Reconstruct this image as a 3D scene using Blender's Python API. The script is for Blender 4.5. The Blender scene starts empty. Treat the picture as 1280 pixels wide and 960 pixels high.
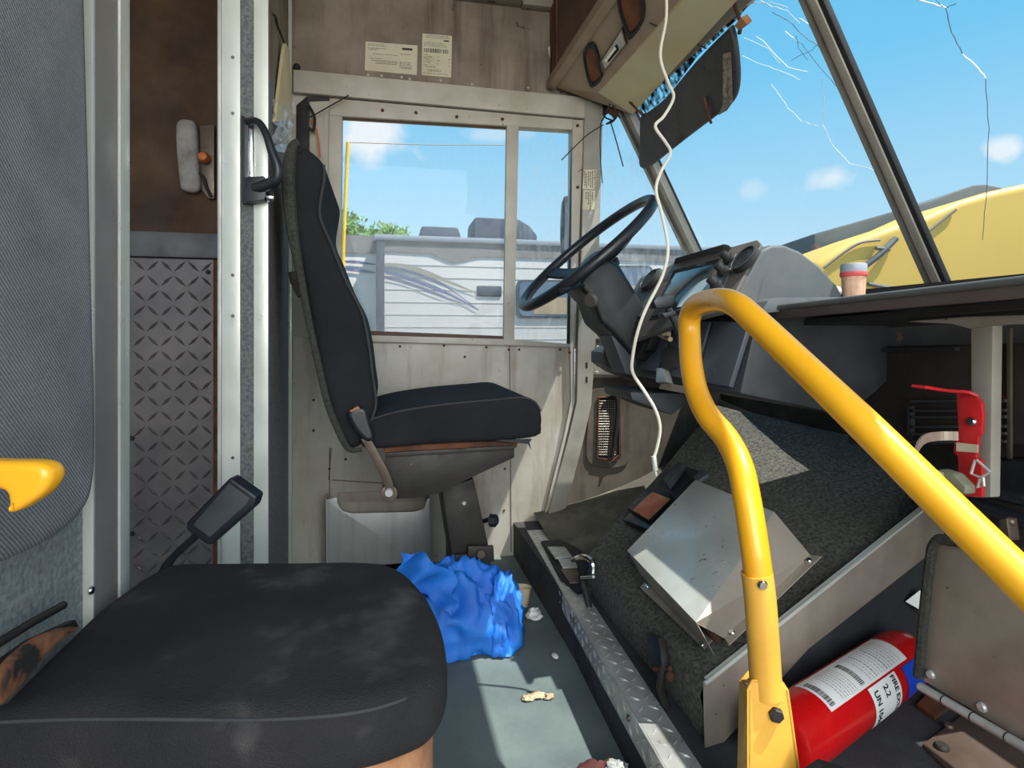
import bpy, bmesh, math, random
from mathutils import Vector, Matrix, noise
random.seed(7)
C = bpy.context.scene.collection
V = Vector
# ------------------------------------------------------------------ camera model
YAW = math.radians(12.5); F = 720.0; HZ = 420.0; CAM = V((0, 0, .8))
FW = V((math.sin(YAW), math.cos(YAW), 0)); RT = V((math.cos(YAW), -math.sin(YAW), 0)); UP = V((0, 0, 1))
WS_X0, WS_Z0, WS_S = 1.316, .96, .63           # windshield plane  x = X0 - S (z - Z0)
WSN = V((1, 0, WS_S)).normalized(); WSP = V((WS_X0, 0, WS_Z0))
YW = 2.05
def ray(px, py): return FW + RT * ((px - 640) / F) + UP * ((HZ - py) / F)
def P(px, py, X=None, Y=None, Z=None, D=None, pl=None):
    r = ray(px, py)
    if X is not None: t = (X - CAM.x) / r.x
    elif Y is not None: t = (Y - CAM.y) / r.y
    elif Z is not None: t = (Z - CAM.z) / r.z
    elif D is not None: t = D
    else: t = (pl[0] - CAM).dot(pl[1]) / r.dot(pl[1])
    return CAM + r * t
cd = bpy.data.cameras.new('camera'); cam = bpy.data.objects.new('camera', cd); C.objects.link(cam)
cam.location = CAM; cam.rotation_euler = (math.pi / 2, 0, -YAW)
cd.sensor_width = 36; cd.lens = 36 * F / 1280; cd.shift_y = -60 / 1280; cd.clip_start = .02; cd.clip_end = 300
bpy.context.scene.camera = cam
# ------------------------------------------------------------------ materials
def lin(c):
    return tuple((x / 255 / 12.92 if x / 255 <= .04045 else ((x / 255 + .055) / 1.055) ** 2.4) for x in c)
MATS = {}
def mat(name, col, rough=.6, metal=0, var=None, vscale=6, vamt=.5, bump=0, bscale=200, spots=None, sscale=25, sthr=.62,
        streak=None, weave=None, spec=.5, alpha=None, coat=0, soft=.05):
    m = bpy.data.materials.new(name); m.use_nodes = True; nt = m.node_tree; N = nt.nodes; L = nt.links
    b = N['Principled BSDF']; b.inputs['Roughness'].default_value = rough; b.inputs['Metallic'].default_value = metal
    b.inputs['Specular IOR Level'].default_value = spec; b.inputs['Coat Weight'].default_value = coat
    tc = N.new('ShaderNodeTexCoord'); out = None
    col = lin(col) + (1,)
    rgb = N.new('ShaderNodeRGB'); rgb.outputs[0].default_value = col; out = rgb.outputs[0]
    def nz(scale, detail=5, vec=None, rgh=.6):
        n = N.new('ShaderNodeTexNoise'); n.inputs['Scale'].default_value = scale; n.inputs['Detail'].default_value = detail
        n.inputs['Roughness'].default_value = rgh
        L.new(vec or tc.outputs['Object'], n.inputs['Vector']); return n.outputs['Fac']
    def ramp(fac, a, c, va=0, vc=1):
        r = N.new('ShaderNodeMapRange'); r.inputs[1].default_value = a; r.inputs[2].default_value = c
        r.inputs[3].default_value = va; r.inputs[4].default_value = vc; L.new(fac, r.inputs[0]); return r.outputs[0]
    def mix(fac, a, c):
        x = N.new('ShaderNodeMix'); x.data_type = 'RGBA'; L.new(fac, x.inputs[0]); L.new(a, x.inputs[6])
        if isinstance(c, tuple): x.inputs[7].default_value = c
        else: L.new(c, x.inputs[7])
        return x.outputs[2]
    if var: out = mix(ramp(nz(vscale), .38, .66, 0, vamt), out, lin(var) + (1,))
    if streak:
        mp = N.new('ShaderNodeMapping'); L.new(tc.outputs['Object'], mp.inputs[0]); mp.inputs['Scale'].default_value = streak[1]
        out = mix(ramp(nz(1, 6, mp.outputs[0]), .5, .72, 0, streak[2]), out, lin(streak[0]) + (1,))
    if spots: out = mix(ramp(nz(sscale, 3), sthr, sthr + soft), out, lin(spots) + (1,))
    if weave:   # fine diagonal woven stripes
        w = N.new('ShaderNodeTexWave'); w.inputs['Scale'].default_value = weave[1]; w.bands_direction = 'DIAGONAL'
        w.inputs['Distortion'].default_value = 1.5; w.inputs['Detail Scale'].default_value = 4
        L.new(tc.outputs['Object'], w.inputs['Vector'])
        out = mix(ramp(w.outputs['Fac'], .2, .8, 0, weave[2]), out, lin(weave[0]) + (1,))
    L.new(out, b.inputs['Base Color'])
    rr = ramp(nz(vscale * 2.3), .3, .7, max(rough - .12, .03), min(rough + .12, 1)); L.new(rr, b.inputs['Roughness'])
    if bump:
        bp = N.new('ShaderNodeBump'); bp.inputs['Strength'].default_value = bump; bp.inputs['Distance'].default_value = .004
        L.new(nz(bscale, 3), bp.inputs['Height']); L.new(bp.outputs[0], b.inputs['Normal'])
    MATS[name] = m; return m
SM = 1
M = dict(
 brown=mat('dusty_brown_panel', (136, 124, 110), .7, 0, (98, 84, 70), 5, .7, .1, 60, streak=((70, 54, 42), (16, 16, 1.2), .75), spots=(80, 66, 54), sscale=18, sthr=.68),
 cream=mat('aged_cream_paint', (182, 177, 166), .5, 0, (150, 140, 122), 6, .6, .08, 80, spots=(96, 82, 66), sscale=34, sthr=.70),
 wallp=mat('aged_cream_wall_panel', (182, 178, 168), .5, 0, (152, 144, 128), 4, .8, .08, 70, streak=((112, 92, 68), (20, 20, 3), .5), spots=(90, 76, 60), sscale=48, sthr=.71),
 pillar=mat('grey_cream_post', (158, 154, 144), .45, 0, (122, 116, 106), 7, .6, .05, 80, spots=(84, 74, 62), sscale=60, sthr=.70),
 alu=mat('brushed_aluminium', (190, 192, 190), .4, .4, (150, 148, 142), 5, .6, .05, 120, streak=((130, 128, 122), (30, 30, 2), .4)),
 alubright=mat('bright_aluminium_strip', (206, 208, 200), .35, .25, (184, 186, 178), 5, .5),
 aluwarm=mat('dull_aluminium_sheet', (166, 156, 144), .45, .35, (126, 116, 102), 6, .7, .05, 90, spots=(88, 78, 68), sscale=40, sthr=.70),
 doorgrey=mat('grey_painted_post', (146, 140, 136), .5, .2, (120, 112, 108), 4, .5, .05, 60),
 dplate=mat('diamond_plate_aluminium', (192, 192, 190), .32, .4, (140, 136, 130), 9, .7, .08, 60),
 dplated=mat('dark_diamond_plate', (112, 104, 104), .38, .4, (80, 74, 76), 6, .7, .06, 60),
 cargobr=mat('dark_brown_cargo_wall', (84, 60, 40), .75, 0, (48, 32, 22), 4, .9, .05, 40),
 ledge=mat('dark_grey_ledge', (84, 86, 90), .5, .3, (60, 62, 66), 6, .6),
 fabg=mat('grey_woven_fabric', (150, 150, 152), .95, 0, (116, 118, 122), 14, .6, .5, 900, weave=((66, 68, 72), 120, .7)),
 carpetl=mat('light_grey_carpet', (158, 162, 160), 1, 0, (112, 116, 118), 120, .9, .6, 500),
 carpetd=mat('dark_grey_carpet', (64, 64, 66), 1, 0, (32, 33, 36), 160, .9, .8, 500),
 carpete=mat('charcoal_flecked_carpet', (108, 106, 98), 1, 0, (40, 40, 38), 130, .9, .9, 500, spots=(96, 98, 92), sscale=260, sthr=.66),
 carpetp=mat('grey_partition_carpet', (150, 148, 148), 1, 0, (92, 90, 92), 160, .9, .6, 500),
 carpetj=mat('grey_carpet_strip', (112, 116, 114), 1, 0, (74, 78, 80), 150, .9, .5, 500),
 blackfab=mat('black_seat_fabric', (30, 30, 33), .95, 0, (46, 46, 50), 5, .5, .6, 700, spots=(74, 72, 74), sscale=9, sthr=.73, spec=.25),
 blackfab2=mat('worn_black_seat_fabric', (42, 41, 44), .95, 0, (62, 58, 58), 5, .9, .8, 500, spots=(98, 95, 94), sscale=9, sthr=.58, soft=.2, weave=((26, 26, 30), 260, .55), spec=.25),
 seam=mat('grey_seam_piping', (56, 56, 58), .95, 0, (40, 40, 44), 30, .5),
 trimfuzz=mat('charcoal_edge_carpet', (66, 66, 58), 1, 0, (36, 36, 34), 200, .9, .8, 500),
 blackmet=mat('scuffed_black_metal', (50, 47, 45), .55, .3, (34, 30, 28), 8, .7, .12, 60, spots=(124, 84, 56), sscale=60, sthr=.72),
 greymet=mat('worn_steel', (110, 98, 88), .45, .6, (72, 58, 48), 12, .7),
 rust=mat('rusty_steel', (104, 60, 36), .85, .1, (46, 30, 24), 12, .9, .3, 60),
 foam=mat('stained_orange_foam', (186, 140, 104), .95, 0, (140, 88, 54), 8, .9, .4, 60),
 blackpl=mat('black_plastic', (26, 28, 34), .4, 0, (40, 42, 48), 8, .5, .03, 120),
 rubber=mat('black_rubber', (24, 24, 26), .7, 0, (40, 38, 38), 10, .5),
 dash=mat('faded_dash_plastic', (78, 82, 84), .6, 0, (98, 102, 100), 5, .6, .25, 600),
 dashd=mat('dark_dash_plastic', (48, 51, 55), .5, 0, (80, 84, 90), 5, .6, .2, 500, spots=(110, 108, 104), sscale=22, sthr=.74),
 dashb=mat('charcoal_dash_face', (88, 92, 102), .45, 0, (70, 74, 84), 5, .6, .1, 400, spots=(130, 128, 122), sscale=20, sthr=.73),
 bezel=mat('brown_grey_bezel', (92, 86, 82), .55, 0, (74, 68, 64), 8, .5),
 colm=mat('dark_green_grey_plastic', (17, 20, 21), .5, 0, (28, 32, 33), 5, .6, .15, 500),
 firew=mat('dark_firewall', (56, 50, 46), .8, 0, (34, 30, 28), 6, .9, .1, 60, spots=(90, 66, 48), sscale=16, sthr=.68),
 sidew=mat('dark_lower_side_panel', (98, 90, 80), .7, 0, (66, 58, 50), 6, .8, .1, 60, streak=((52, 44, 38), (22, 22, 3), .6)),
 yellow=mat('worn_yellow_paint', (238, 172, 28), .36, 0, (226, 150, 24), 7, .5, .03, 50, spots=(150, 96, 40), sscale=26, sthr=.74, coat=.3),
 yellowb=mat('matt_yellow_paint', (226, 170, 66), .5, 0, (206, 142, 48), 10, .6, .04, 80, spots=(104, 78, 50), sscale=45, sthr=.70),
 red=mat('red_enamel', (196, 14, 18), .3, 0, (160, 8, 14), 5, .5, coat=.3),
 redb=mat('red_bracket_paint', (206, 36, 40), .45, 0, (150, 22, 26), 14, .6, spots=(214, 130, 124), sscale=70, sthr=.70),
 blue=mat('blue_cap_plastic', (20, 70, 190), .5, 0, (12, 50, 150), 8, .5),
 tarp=mat('blue_woven_tarp', (14, 116, 222), .42, 0, (6, 74, 184), 9, .8, .5, 500, weave=((70, 150, 234), 160, .4), spec=.6),
 floor=mat('grey_rubber_floor', (106, 118, 116), .75, 0, (78, 90, 92), 6, .7, .6, 700, spots=(150, 156, 150), sscale=300, sthr=.69),
 plat=mat('dark_platform_mat', (62, 62, 66), .85, 0, (40, 40, 44), 9, .7, .6, 500, spots=(110, 110, 112), sscale=260, sthr=.68),
 toe=mat('dusty_toe_board', (96, 92, 80), .8, 0, (62, 60, 54), 6, .8, .2, 60, streak=((140, 134, 116), (8, 8, 8), .5)),
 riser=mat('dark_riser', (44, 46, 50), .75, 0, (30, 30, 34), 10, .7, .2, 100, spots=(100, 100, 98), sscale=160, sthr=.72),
 boxtop=mat('scratched_alu_box', (204, 206, 200), .36, .3, (160, 158, 150), 5, .6, .05, 100, spots=(90, 78, 66), sscale=45, sthr=.665),
 boxside=mat('alu_box_side', (168, 158, 146), .42, .3, (140, 130, 118), 5, .6),
 paper=mat('aged_paper_label', (206, 200, 176), .8, 0, (184, 172, 144), 8, .6),
 white=mat('white_label', (226, 226, 224), .6, 0, (206, 206, 208), 9, .5),
 ink=mat('faded_black_ink', (62, 58, 54), .8), inkred=mat('faded_red_ink', (206, 84, 84), .8), inkshade=mat('black_ink_and_shade', (24, 22, 24), .8),
 cable=mat('off_white_cable', (222, 214, 198), .5, 0, (196, 186, 168), 9, .5),
 chrome=mat('chrome_metal', (210, 212, 214), .15, 1), 
 console=mat('cream_console_panel', (206, 196, 164), .5, 0, (188, 168, 118), 3, .7, .04, 60, spots=(120, 100, 74), sscale=30, sthr=.73),
 consolef=mat('beige_console_face', (166, 146, 126), .6, 0, (138, 118, 100), 6, .6, .05, 60),
 wood=mat('torn_brown_hardboard', (96, 60, 40), .9, 0, (52, 34, 26), 12, .9, .5, 60, streak=((160, 96, 54), (40, 40, 6), .6)),
 hboard=mat('brown_hardboard', (98, 76, 62), .8, 0, (74, 56, 46), 6, .7, .05, 60),
 cone=mat('brown_speaker_cone', (126, 76, 48), .8, 0, (84, 48, 32), 10, .7),
 visor=mat('dark_visor_vinyl', (44, 44, 50), .5, 0, (60, 56, 56), 6, .7, .3, 300, spots=(30, 26, 24), sscale=20, sthr=.6),
 mirrorstrip=mat('peeling_silver_strip', (150, 138, 126), .4, .3, (60, 48, 42), 60, .9),
 rvw=mat('white_rv_siding', (204, 198, 196), .5, 0, (206, 202, 202), 1, .4),
 rvg=mat('grey_rv_band', (136, 132, 130), .6, 0, (118, 112, 110), 2, .5, spots=(170, 168, 166), sscale=14, sthr=.7),
 rvd=mat('dark_rv_plastic', (66, 74, 86), .6, 0, (84, 90, 100), 4, .5),
 rvtrim=mat('rv_edge_moulding', (150, 156, 166), .5), 
 decal1=mat('blue_grey_decal', (112, 116, 142), .5), decal2=mat('khaki_grey_decal', (152, 148, 138), .5),
 tyre=mat('tyre_rubber', (30, 30, 32), .8),
 tanbl=mat('tan_window_blind', (176, 156, 126), .6, 0, (150, 130, 104), 4, .6), pglass=mat('dark_window_glass', (92, 110, 132), .12, 0, (120, 132, 146), 2, .6),
 yveh=mat('faded_yellow_bodywork', (232, 190, 96), .5, 0, (222, 176, 84), .5, .5), gveh=mat('weathered_grey_roof', (112, 116, 116), .7, 0, (88, 90, 92), 1.5, .7, spots=(150, 108, 110), sscale=3, sthr=.66),
 leaf=mat('bright_green_leaves', (104, 142, 58), .6, 0, (66, 106, 36), 3, .8), bark=mat('bark', (80, 66, 52), .9),
 ground=mat('dry_ground', (134, 124, 104), .95, 0, (110, 102, 84), .8, .8, .2, 20),
 yreflect=mat('yellow_reflection_paint', (240, 190, 50), .5), orange=mat('orange_lens', (196, 104, 46), .4), 
 cork=mat('brown_cork', (170, 116, 72), .9, 0, (130, 84, 50), 80, .7), glove=mat('grey_dirty_cloth', (156, 152, 150), .9, 0, (110, 104, 102), 20, .8, .4, 60),
 maroon=mat('dull_red_cloth', (92, 42, 40), .9, 0, (60, 30, 30), 18, .8, .4, 60),
 strapc=mat('worn_metal_strap', (176, 162, 146), .5, .3, (134, 118, 104), 14, .7), olive=mat('olive_plastic', (124, 126, 104), .6, 0, (96, 96, 80), 14, .6),
 dust=mat('windshield_foam_edge', (206, 226, 236), .7, 0, (90, 96, 96), 60, .95),
 toothp=mat('pale_toothpicks', (218, 178, 148), .8, 0, (190, 140, 110), 60, .7, streak=((150, 100, 76), (200, 200, 4), .6)),
 brownplate=mat('stained_brown_steel', (92, 78, 70), .6, .2, (66, 48, 38), 8, .8, .1, 60),
 rvrib=mat('pale_grey_rib', (192, 188, 186), .6),
 darkfoam=mat('rusty_torn_foam', (150, 96, 62), .95, 0, (54, 36, 28), 16, 1, .5, 60, spots=(28, 24, 24), sscale=22, sthr=.55),
 gaugeg=mat('dark_gauge_lens', (34, 38, 42), .08, 0, (60, 66, 70), 8, .6),
 dialw=mat('pale_gauge_dial', (168, 186, 194), .3, 0, (120, 134, 142), 10, .7),
 ledgev=mat('brown_black_vinyl', (88, 76, 76), .5, 0, (66, 58, 58), 8, .6, .1, 200),
 crack=mat('white_crack_line', (240, 248, 252), .4), crackd=mat('dark_crack_line', (70, 100, 120), .4),
 roof=mat('pale_roof_panel', (150, 142, 128), .7, 0, (110, 100, 86), 4, .8, spots=(80, 60, 48), sscale=14, sthr=.64),
)
def glassmat(name, dust=.06, gloss=.05, tint=(1, 1, 1), blot=.0, dcol=(.8, .85, .9)):
    m = bpy.data.materials.new(name); m.use_nodes = True; nt = m.node_tree; N = nt.nodes; L = nt.links
    N.remove(N['Principled BSDF']); o = N['Material Output']
    t = N.new('ShaderNodeBsdfTransparent'); t.inputs[0].default_value = tint + (1,)
    g = N.new('ShaderNodeBsdfGlossy'); g.inputs['Roughness'].default_value = .03
    d = N.new('ShaderNodeBsdfDiffuse'); d.inputs[0].default_value = dcol + (1,)
    a = N.new('ShaderNodeMixShader'); a.inputs[0].default_value = gloss; L.new(t.outputs[0], a.inputs[1]); L.new(g.outputs[0], a.inputs[2])
    b = N.new('ShaderNodeMixShader'); L.new(a.outputs[0], b.inputs[1]); L.new(d.outputs[0], b.inputs[2])
    tc = N.new('ShaderNodeTexCoord'); mp = N.new('ShaderNodeMapping'); mp.inputs['Scale'].default_value = (60, 60, 18)
    n = N.new('ShaderNodeTexNoise'); n.inputs['Scale'].default_value = 1; n.inputs['Detail'].default_value = 6
    L.new(tc.outputs['Object'], mp.inputs[0]); L.new(mp.outputs[0], n.inputs[0])
    r = N.new('ShaderNodeMapRange'); r.inputs[1].default_value = .42; r.inputs[2].default_value = .75; r.inputs[3].default_value = dust * .4; r.inputs[4].default_value = dust + blot
    L.new(n.outputs[0], r.inputs[0]); L.new(r.outputs[0], b.inputs[0]); L.new(b.outputs[0], o.inputs[0]); return m
M['glass'] = glassmat('clear_dusty_glass', .03, .006, (.97, .99, 1)); M['glassd'] = glassmat('dusty_side_glass', .05, .008, (.97, .99, 1), .1)
M['gaugeglass'] = glassmat('gauge_lens', .25, .3, (.8, .85, .9)); M['plastic'] = glassmat('clear_plastic_film', .45, .25, (.95, .95, .95), .3)
M['dustglass'] = glassmat('specked_adhesive_film', .0, .01, (.97, 1, 1), 1.6, (.02, .03, .03)); M['wsglass'] = glassmat('windshield_glass', .012, .01, (.96, .99, 1))
# ------------------------------------------------------------------ mesh helpers
class MB:
    def __init__(s): s.v = []; s.f = []
    def add(s, vs, fs):
        o = len(s.v); s.v += [V(v) for v in vs]; s.f += [[o + i for i in f] for f in fs]; return s
    def hexa(s, p):   # bottom 4, top 4
        return s.add(p, [(3, 2, 1, 0), (4, 5, 6, 7), (0, 1, 5, 4), (1, 2, 6, 5), (2, 3, 7, 6), (3, 0, 4, 7)])
    def box(s, a, b):
        x0, y0, z0 = [min(a[i], b[i]) for i in range(3)]; x1, y1, z1 = [max(a[i], b[i]) for i in range(3)]
        return s.hexa([(x0, y0, z0), (x1, y0, z0), (x1, y1, z0), (x0, y1, z0), (x0, y0, z1), (x1, y0, z1), (x1, y1, z1), (x0, y1, z1)])
    def obox(s, c, ax, ay, az):   # centre and three half-axis vectors
        c, ax, ay, az = V(c), V(ax), V(ay), V(az)
        return s.hexa([c - ax - ay - az, c + ax - ay - az, c + ax + ay - az, c - ax + ay - az, c - ax - ay + az, c + ax - ay + az, c + ax + ay + az, c - ax + ay + az])
    def prism(s, pts, vec):
        pts = [V(p) for p in pts]; n = len(pts); vec = V(vec)
        return s.add(pts + [p + vec for p in pts], [list(range(n))[::-1], [n + i for i in range(n)]] + [(i, (i + 1) % n, n + (i + 1) % n, n + i) for i in range(n)])
    def quad(s, *p): return s.add(p, [list(range(len(p)))])
    def loft(s, rings, cap=True, closed=True):
        n = len(rings[0]); vs = [p for r in rings for p in r]; fs = []
        for i in range(len(rings) - 1):
            for j in range(n if closed else n - 1):
                k = (j + 1) % n; fs.append((i * n + j, i * n + k, (i + 1) * n + k, (i + 1) * n + j))
        if cap: fs.append(list(range(n))[::-1]); fs.append([(len(rings) - 1) * n + j for j in range(n)])
        return s.add(vs, fs)
    def tube(s, pts, r, n=10, sub=6, smooth=True, flat=None):
        pts = [V(p) for p in pts]; rs = r if isinstance(r, (list, tuple)) else [r] * len(pts)
        if smooth and len(pts) > 2: pts, rs = catmull(pts, rs, sub)
        rings = []; u = None
        for i, p in enumerate(pts):
            t = (pts[min(i + 1, len(pts) - 1)] - pts[max(i - 1, 0)]).normalized()
            if u is None:
                u = t.cross(V((0, 0, 1)) if abs(t.z) < .9 else V((1, 0, 0))).normalized()
            u = (u - t * u.dot(t)).normalized(); w = t.cross(u)
            rings.append([p + (u * math.cos(2 * math.pi * k / n) + w * math.sin(2 * math.pi * k / n)) * rs[i] for k in range(n)])
        return s.loft(rings)
    def ribbon(s, pts, wvec, t, sub=5, smooth=True):   # flat strap of width vector wvec, thickness t
        pts = [V(p) for p in pts]
        if smooth and len(pts) > 2: pts, _ = catmull(pts, [1] * len(pts), sub)
        w = V(wvec) / 2; rings = []
        for i, p in enumerate(pts):
            d = (pts[min(i + 1, len(pts) - 1)] - pts[max(i - 1, 0)]).normalized(); nn = d.cross(w).normalized() * t / 2
            rings.append([p - w - nn, p + w - nn, p + w + nn, p - w + nn])
        return s.loft(rings)
    def lathe(s, prof, o, ax, n=28):   # prof: (radius, height) along axis
        o = V(o); ax = V(ax).normalized(); u = ax.orthogonal().normalized(); w = ax.cross(u)
        rings = [[o + ax * h + (u * math.cos(2 * math.pi * k / n) + w * math.sin(2 * math.pi * k / n)) * max(r, 1e-4) for k in range(n)] for r, h in prof]
        return s.loft(rings)
    def ball(s, c, rx, ry=None, rz=None, n=14, rot=None):
        c = V(c); ry = ry or rx; rz = rz or rx; rings = []
        for i in range(1, n // 2 + 1):
            a = math.pi * i / (n // 2 + 1)
            ring = [V((rx * math.sin(a) * math.cos(2 * math.pi * k / n), ry * math.sin(a) * math.sin(2 * math.pi * k / n), rz * math.cos(a))) for k in range(n)]
            rings.append([c + (rot @ p if rot else p) for p in ring])
        return s.loft(rings)
def catmull(pts, rs, sub, closed=False):
    n = len(pts); op = []; orr = []
    rng = range(n) if closed else range(n - 1)
    for i in rng:
        g = (lambda k: k % n) if closed else (lambda k: min(max(k, 0), n - 1))
        p0, p1, p2, p3 = [pts[g(i + k)] for k in (-1, 0, 1, 2)]; r1, r2 = rs[g(i)], rs[g(i + 1)]
        for j in range(sub):
            t = j / sub
            op.append(.5 * ((2 * p1) + (p2 - p0) * t + (2 * p0 - 5 * p1 + 4 * p2 - p3) * t * t + (3 * p1 - p0 - 3 * p2 + p3) * t ** 3)); orr.append(r1 + (r2 - r1) * t)
    if not closed: op.append(pts[-1]); orr.append(rs[-1])
    return op, orr
def cap2d(mb, k0, n, nrm):
    # fill a planar closed outline (vertices k0..k0+n) with well shaped triangles
    from mathutils.geometry import delaunay_2d_cdt
    u = nrm.orthogonal().normalized(); w = nrm.cross(u); o = mb.v[k0]
    pts = [V(((p - o).dot(u), (p - o).dot(w))).to_2d() for p in mb.v[k0:k0 + n]]
    x0, x1 = min(p.x for p in pts), max(p.x for p in pts); y0, y1 = min(p.y for p in pts), max(p.y for p in pts); st = max(x1 - x0, y1 - y0) / 22
    g = []; x = x0 + st * .5
    while x < x1:
        y = y0 + st * .5
        while y < y1:
            q = V((x, y)).to_2d(); ins_ = False
            for i in range(n):
                a, b = pts[i], pts[(i + 1) % n]
                if (a.y > y) != (b.y > y) and x < (b.x - a.x) * (y - a.y) / (b.y - a.y) + a.x: ins_ = not ins_
            if ins_ and min((q - p).length for p in pts) > st * .35: g.append(q)
            y += st
        x += st
    vs, es, fs, ov, oe, of = delaunay_2d_cdt(pts + g, [(i, (i + 1) % n) for i in range(n)], [], 1, 1e-6)
    idx = []
    for v, src in zip(vs, ov):
        b = [k for k in src if k < n]
        if b: idx.append(k0 + b[0])
        else: mb.v.append(o + u * v.x + w * v.y); idx.append(len(mb.v) - 1)
    for f in fs:
        q = [idx[k] for k in f]
        if len(set(q)) == 3: mb.f.append(q)
def pillow(mb, poly, vec, r, sub=5, steps=5, crown=0, smooth=True):
    """closed outline extruded along vec with rounded rims"""
    poly = [V(p) for p in poly]; vec = V(vec); nrm = vec.normalized(); L_ = vec.length
    if smooth: poly, _ = catmull(poly, [1] * len(poly), sub, True)
    n = len(poly); cen = sum(poly, V()) / n
    ins = []
    for i in range(n):
        t = (poly[(i + 1) % n] - poly[i - 1]).normalized(); q = nrm.cross(t).normalized(); ins.append(q)
    if sum(ins[i].dot(cen - poly[i]) for i in range(n)) < 0: ins = [-q for q in ins]
    lim = []
    for i in range(n):
        a_, b_, c_ = poly[(i - 2) % n], poly[i], poly[(i + 2) % n]; ar = (b_ - a_).cross(c_ - a_).length
        conv = (b_ - (a_ + c_) / 2).dot(ins[i]) < 0
        lim.append(((b_ - a_).length * (c_ - b_).length * (c_ - a_).length / (2 * ar + 1e-9)) * .75 if conv else 1e9)
    lim = [min(x, r) for x in lim]
    for _ in range(3): lim = [min(lim[i], (lim[i - 1] + lim[i] + lim[(i + 1) % n]) / 3 + r * .04) for i in range(n)]
    for _ in range(2): lim = [(lim[i - 1] + lim[i] + lim[(i + 1) % n]) / 3 for i in range(n)]
    ins = [q * (lim[i] / r) for i, q in enumerate(ins)]
    rings = []; prof = []
    for k in range(steps + 1):
        a = math.pi / 2 * k / steps; prof.append((r * (1 - math.sin(a)), r * (1 - math.cos(a))))
    seq = prof + [(i, L_ - h) for i, h in prof[::-1]]
    for inset, h in seq: rings.append([poly[i] + ins[i] * inset + nrm * h for i in range(n)])
    o = len(mb.v); mb.loft(rings, cap=False)
    if crown == 0:
        for e_ in (0, len(rings) - 1):
            k0 = len(mb.v); mb.v += [p + ins[i] * min(.0015, r * .15) for i, p in enumerate(rings[e_])]; b0 = o + e_ * n
            for j in range(n):
                q = (b0 + j, b0 + (j + 1) % n, k0 + (j + 1) % n, k0 + j); mb.f.append(q if e_ else q[::-1])
            cap2d(mb, k0, n, nrm)
        return mb
    if False:
        mb.f.append(list(range(o, o + n))[::-1]); e_ = o + (len(rings) - 1) * n; mb.f.append(list(range(e_, e_ + n))); return mb
    for end, s in ((0, -1), (len(rings) - 1, 1)):
        base = rings[end]; c = sum(base, V()) / n; prev = o + end * n; idx = list(range(prev, prev + n))
        for f_ in (.75, .5, .25):
            k0 = len(mb.v); mb.v += [c + (p - c) * f_ + nrm * s * crown * (1 - f_ * f_) for p in base]
            for j in range(n):
                q = (idx[j], idx[(j + 1) % n], k0 + (j + 1) % n, k0 + j); mb.f.append(q if s > 0 else q[::-1])
            idx = list(range(k0, k0 + n))
        mb.v.append(c + nrm * s * crown); cc = len(mb.v) - 1
        for j in range(n):
            q = (idx[j], idx[(j + 1) % n], cc); mb.f.append(q if s > 0 else q[::-1])
    return mb
def wpos(o):
    p = V(o.location); q = o.parent
    while q: p += V(q.location); q = q.parent
    return p
def obj(name, mb, m, parent=None, bevel=0, smooth=False, label=None, cat=None, group=None, kind=None, seg=2, base=False):
    me = bpy.data.meshes.new(name); 
    lo = V([min(v[i] for v in mb.v) for i in range(3)]); hi = V([max(v[i] for v in mb.v) for i in range(3)])
    c = (lo + hi) / 2
    if parent is None and kind != 'structure': c.z = lo.z
    me.from_pydata([v - c for v in mb.v], [], [list(f) for f in mb.f])
    bm = bmesh.new(); bm.from_mesh(me); bmesh.ops.recalc_face_normals(bm, faces=bm.faces)
    if bevel:
        es = [e for e in bm.edges if len(e.link_faces) == 2 and e.calc_face_angle(0) > .5]
        bmesh.ops.bevel(bm, geom=es, offset=bevel, segments=seg, profile=.6, affect='EDGES', clamp_overlap=True)
    bm.to_mesh(me); bm.free()
    me.materials.append(M[m] if isinstance(m, str) else m)
    if smooth or bevel:
        me.shade_smooth() if hasattr(me, 'shade_smooth') else None
        try: me.set_sharp_from_angle(angle=math.radians(40))
        except Exception: pass
    o = bpy.data.objects.new(name, me); C.objects.link(o)
    if parent is not None:
        o.parent = parent; o.location = c - wpos(parent)
    else: o.location = c
    if label: o['label'] = label
    if cat: o['category'] = cat
    if group: o['group'] = group
    if kind: o['kind'] = kind
    return o
def thing(name, label, cat, loc, group=None, kind=None):
    o = bpy.data.objects.new(name, None); C.objects.link(o); o.location = V(loc); o.empty_display_size = .05
    if label: o['label'] = label
    if cat: o['category'] = cat
    if group: o['group'] = group
    if kind: o['kind'] = kind
    return o
def struct(name, mb, m, label, cat, parent=None, bevel=0, smooth=False):
    return obj(name, mb, m, parent, bevel, smooth, label, cat, None, 'structure')
def text(mb, s, size, o, xd, yd, lift=.0004, extr=.0003, align='LEFT', bold=0):
    cu = bpy.data.curves.new('t', 'FONT'); cu.body = s; cu.size = size; cu.extrude = extr; cu.align_x = align; cu.offset = size * bold
    ob = bpy.data.objects.new('t', cu); C.objects.link(ob); dg = bpy.context.evaluated_depsgraph_get(); me = bpy.data.meshes.new_from_object(ob.evaluated_get(dg))
    xd = V(xd).normalized(); yd = V(yd); yd = (yd - xd * yd.dot(xd)).normalized(); nd = xd.cross(yd); o = V(o)
    mb.add([o + xd * v.co.x + yd * v.co.y + nd * (v.co.z + lift) for v in me.vertices], [list(p.vertices) for p in me.polygons])
    bpy.data.objects.remove(ob); bpy.data.curves.remove(cu); bpy.data.meshes.remove(me); return mb
def bolt(name, p, n, r, m, parent, h=None):
    n = V(n).normalized(); h = h or r * .6
    return obj(name, MB().lathe([(r, 0), (r, h * .5), (r * .75, h), (0, h)], p, n, 12), m, parent, smooth=True)
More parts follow.
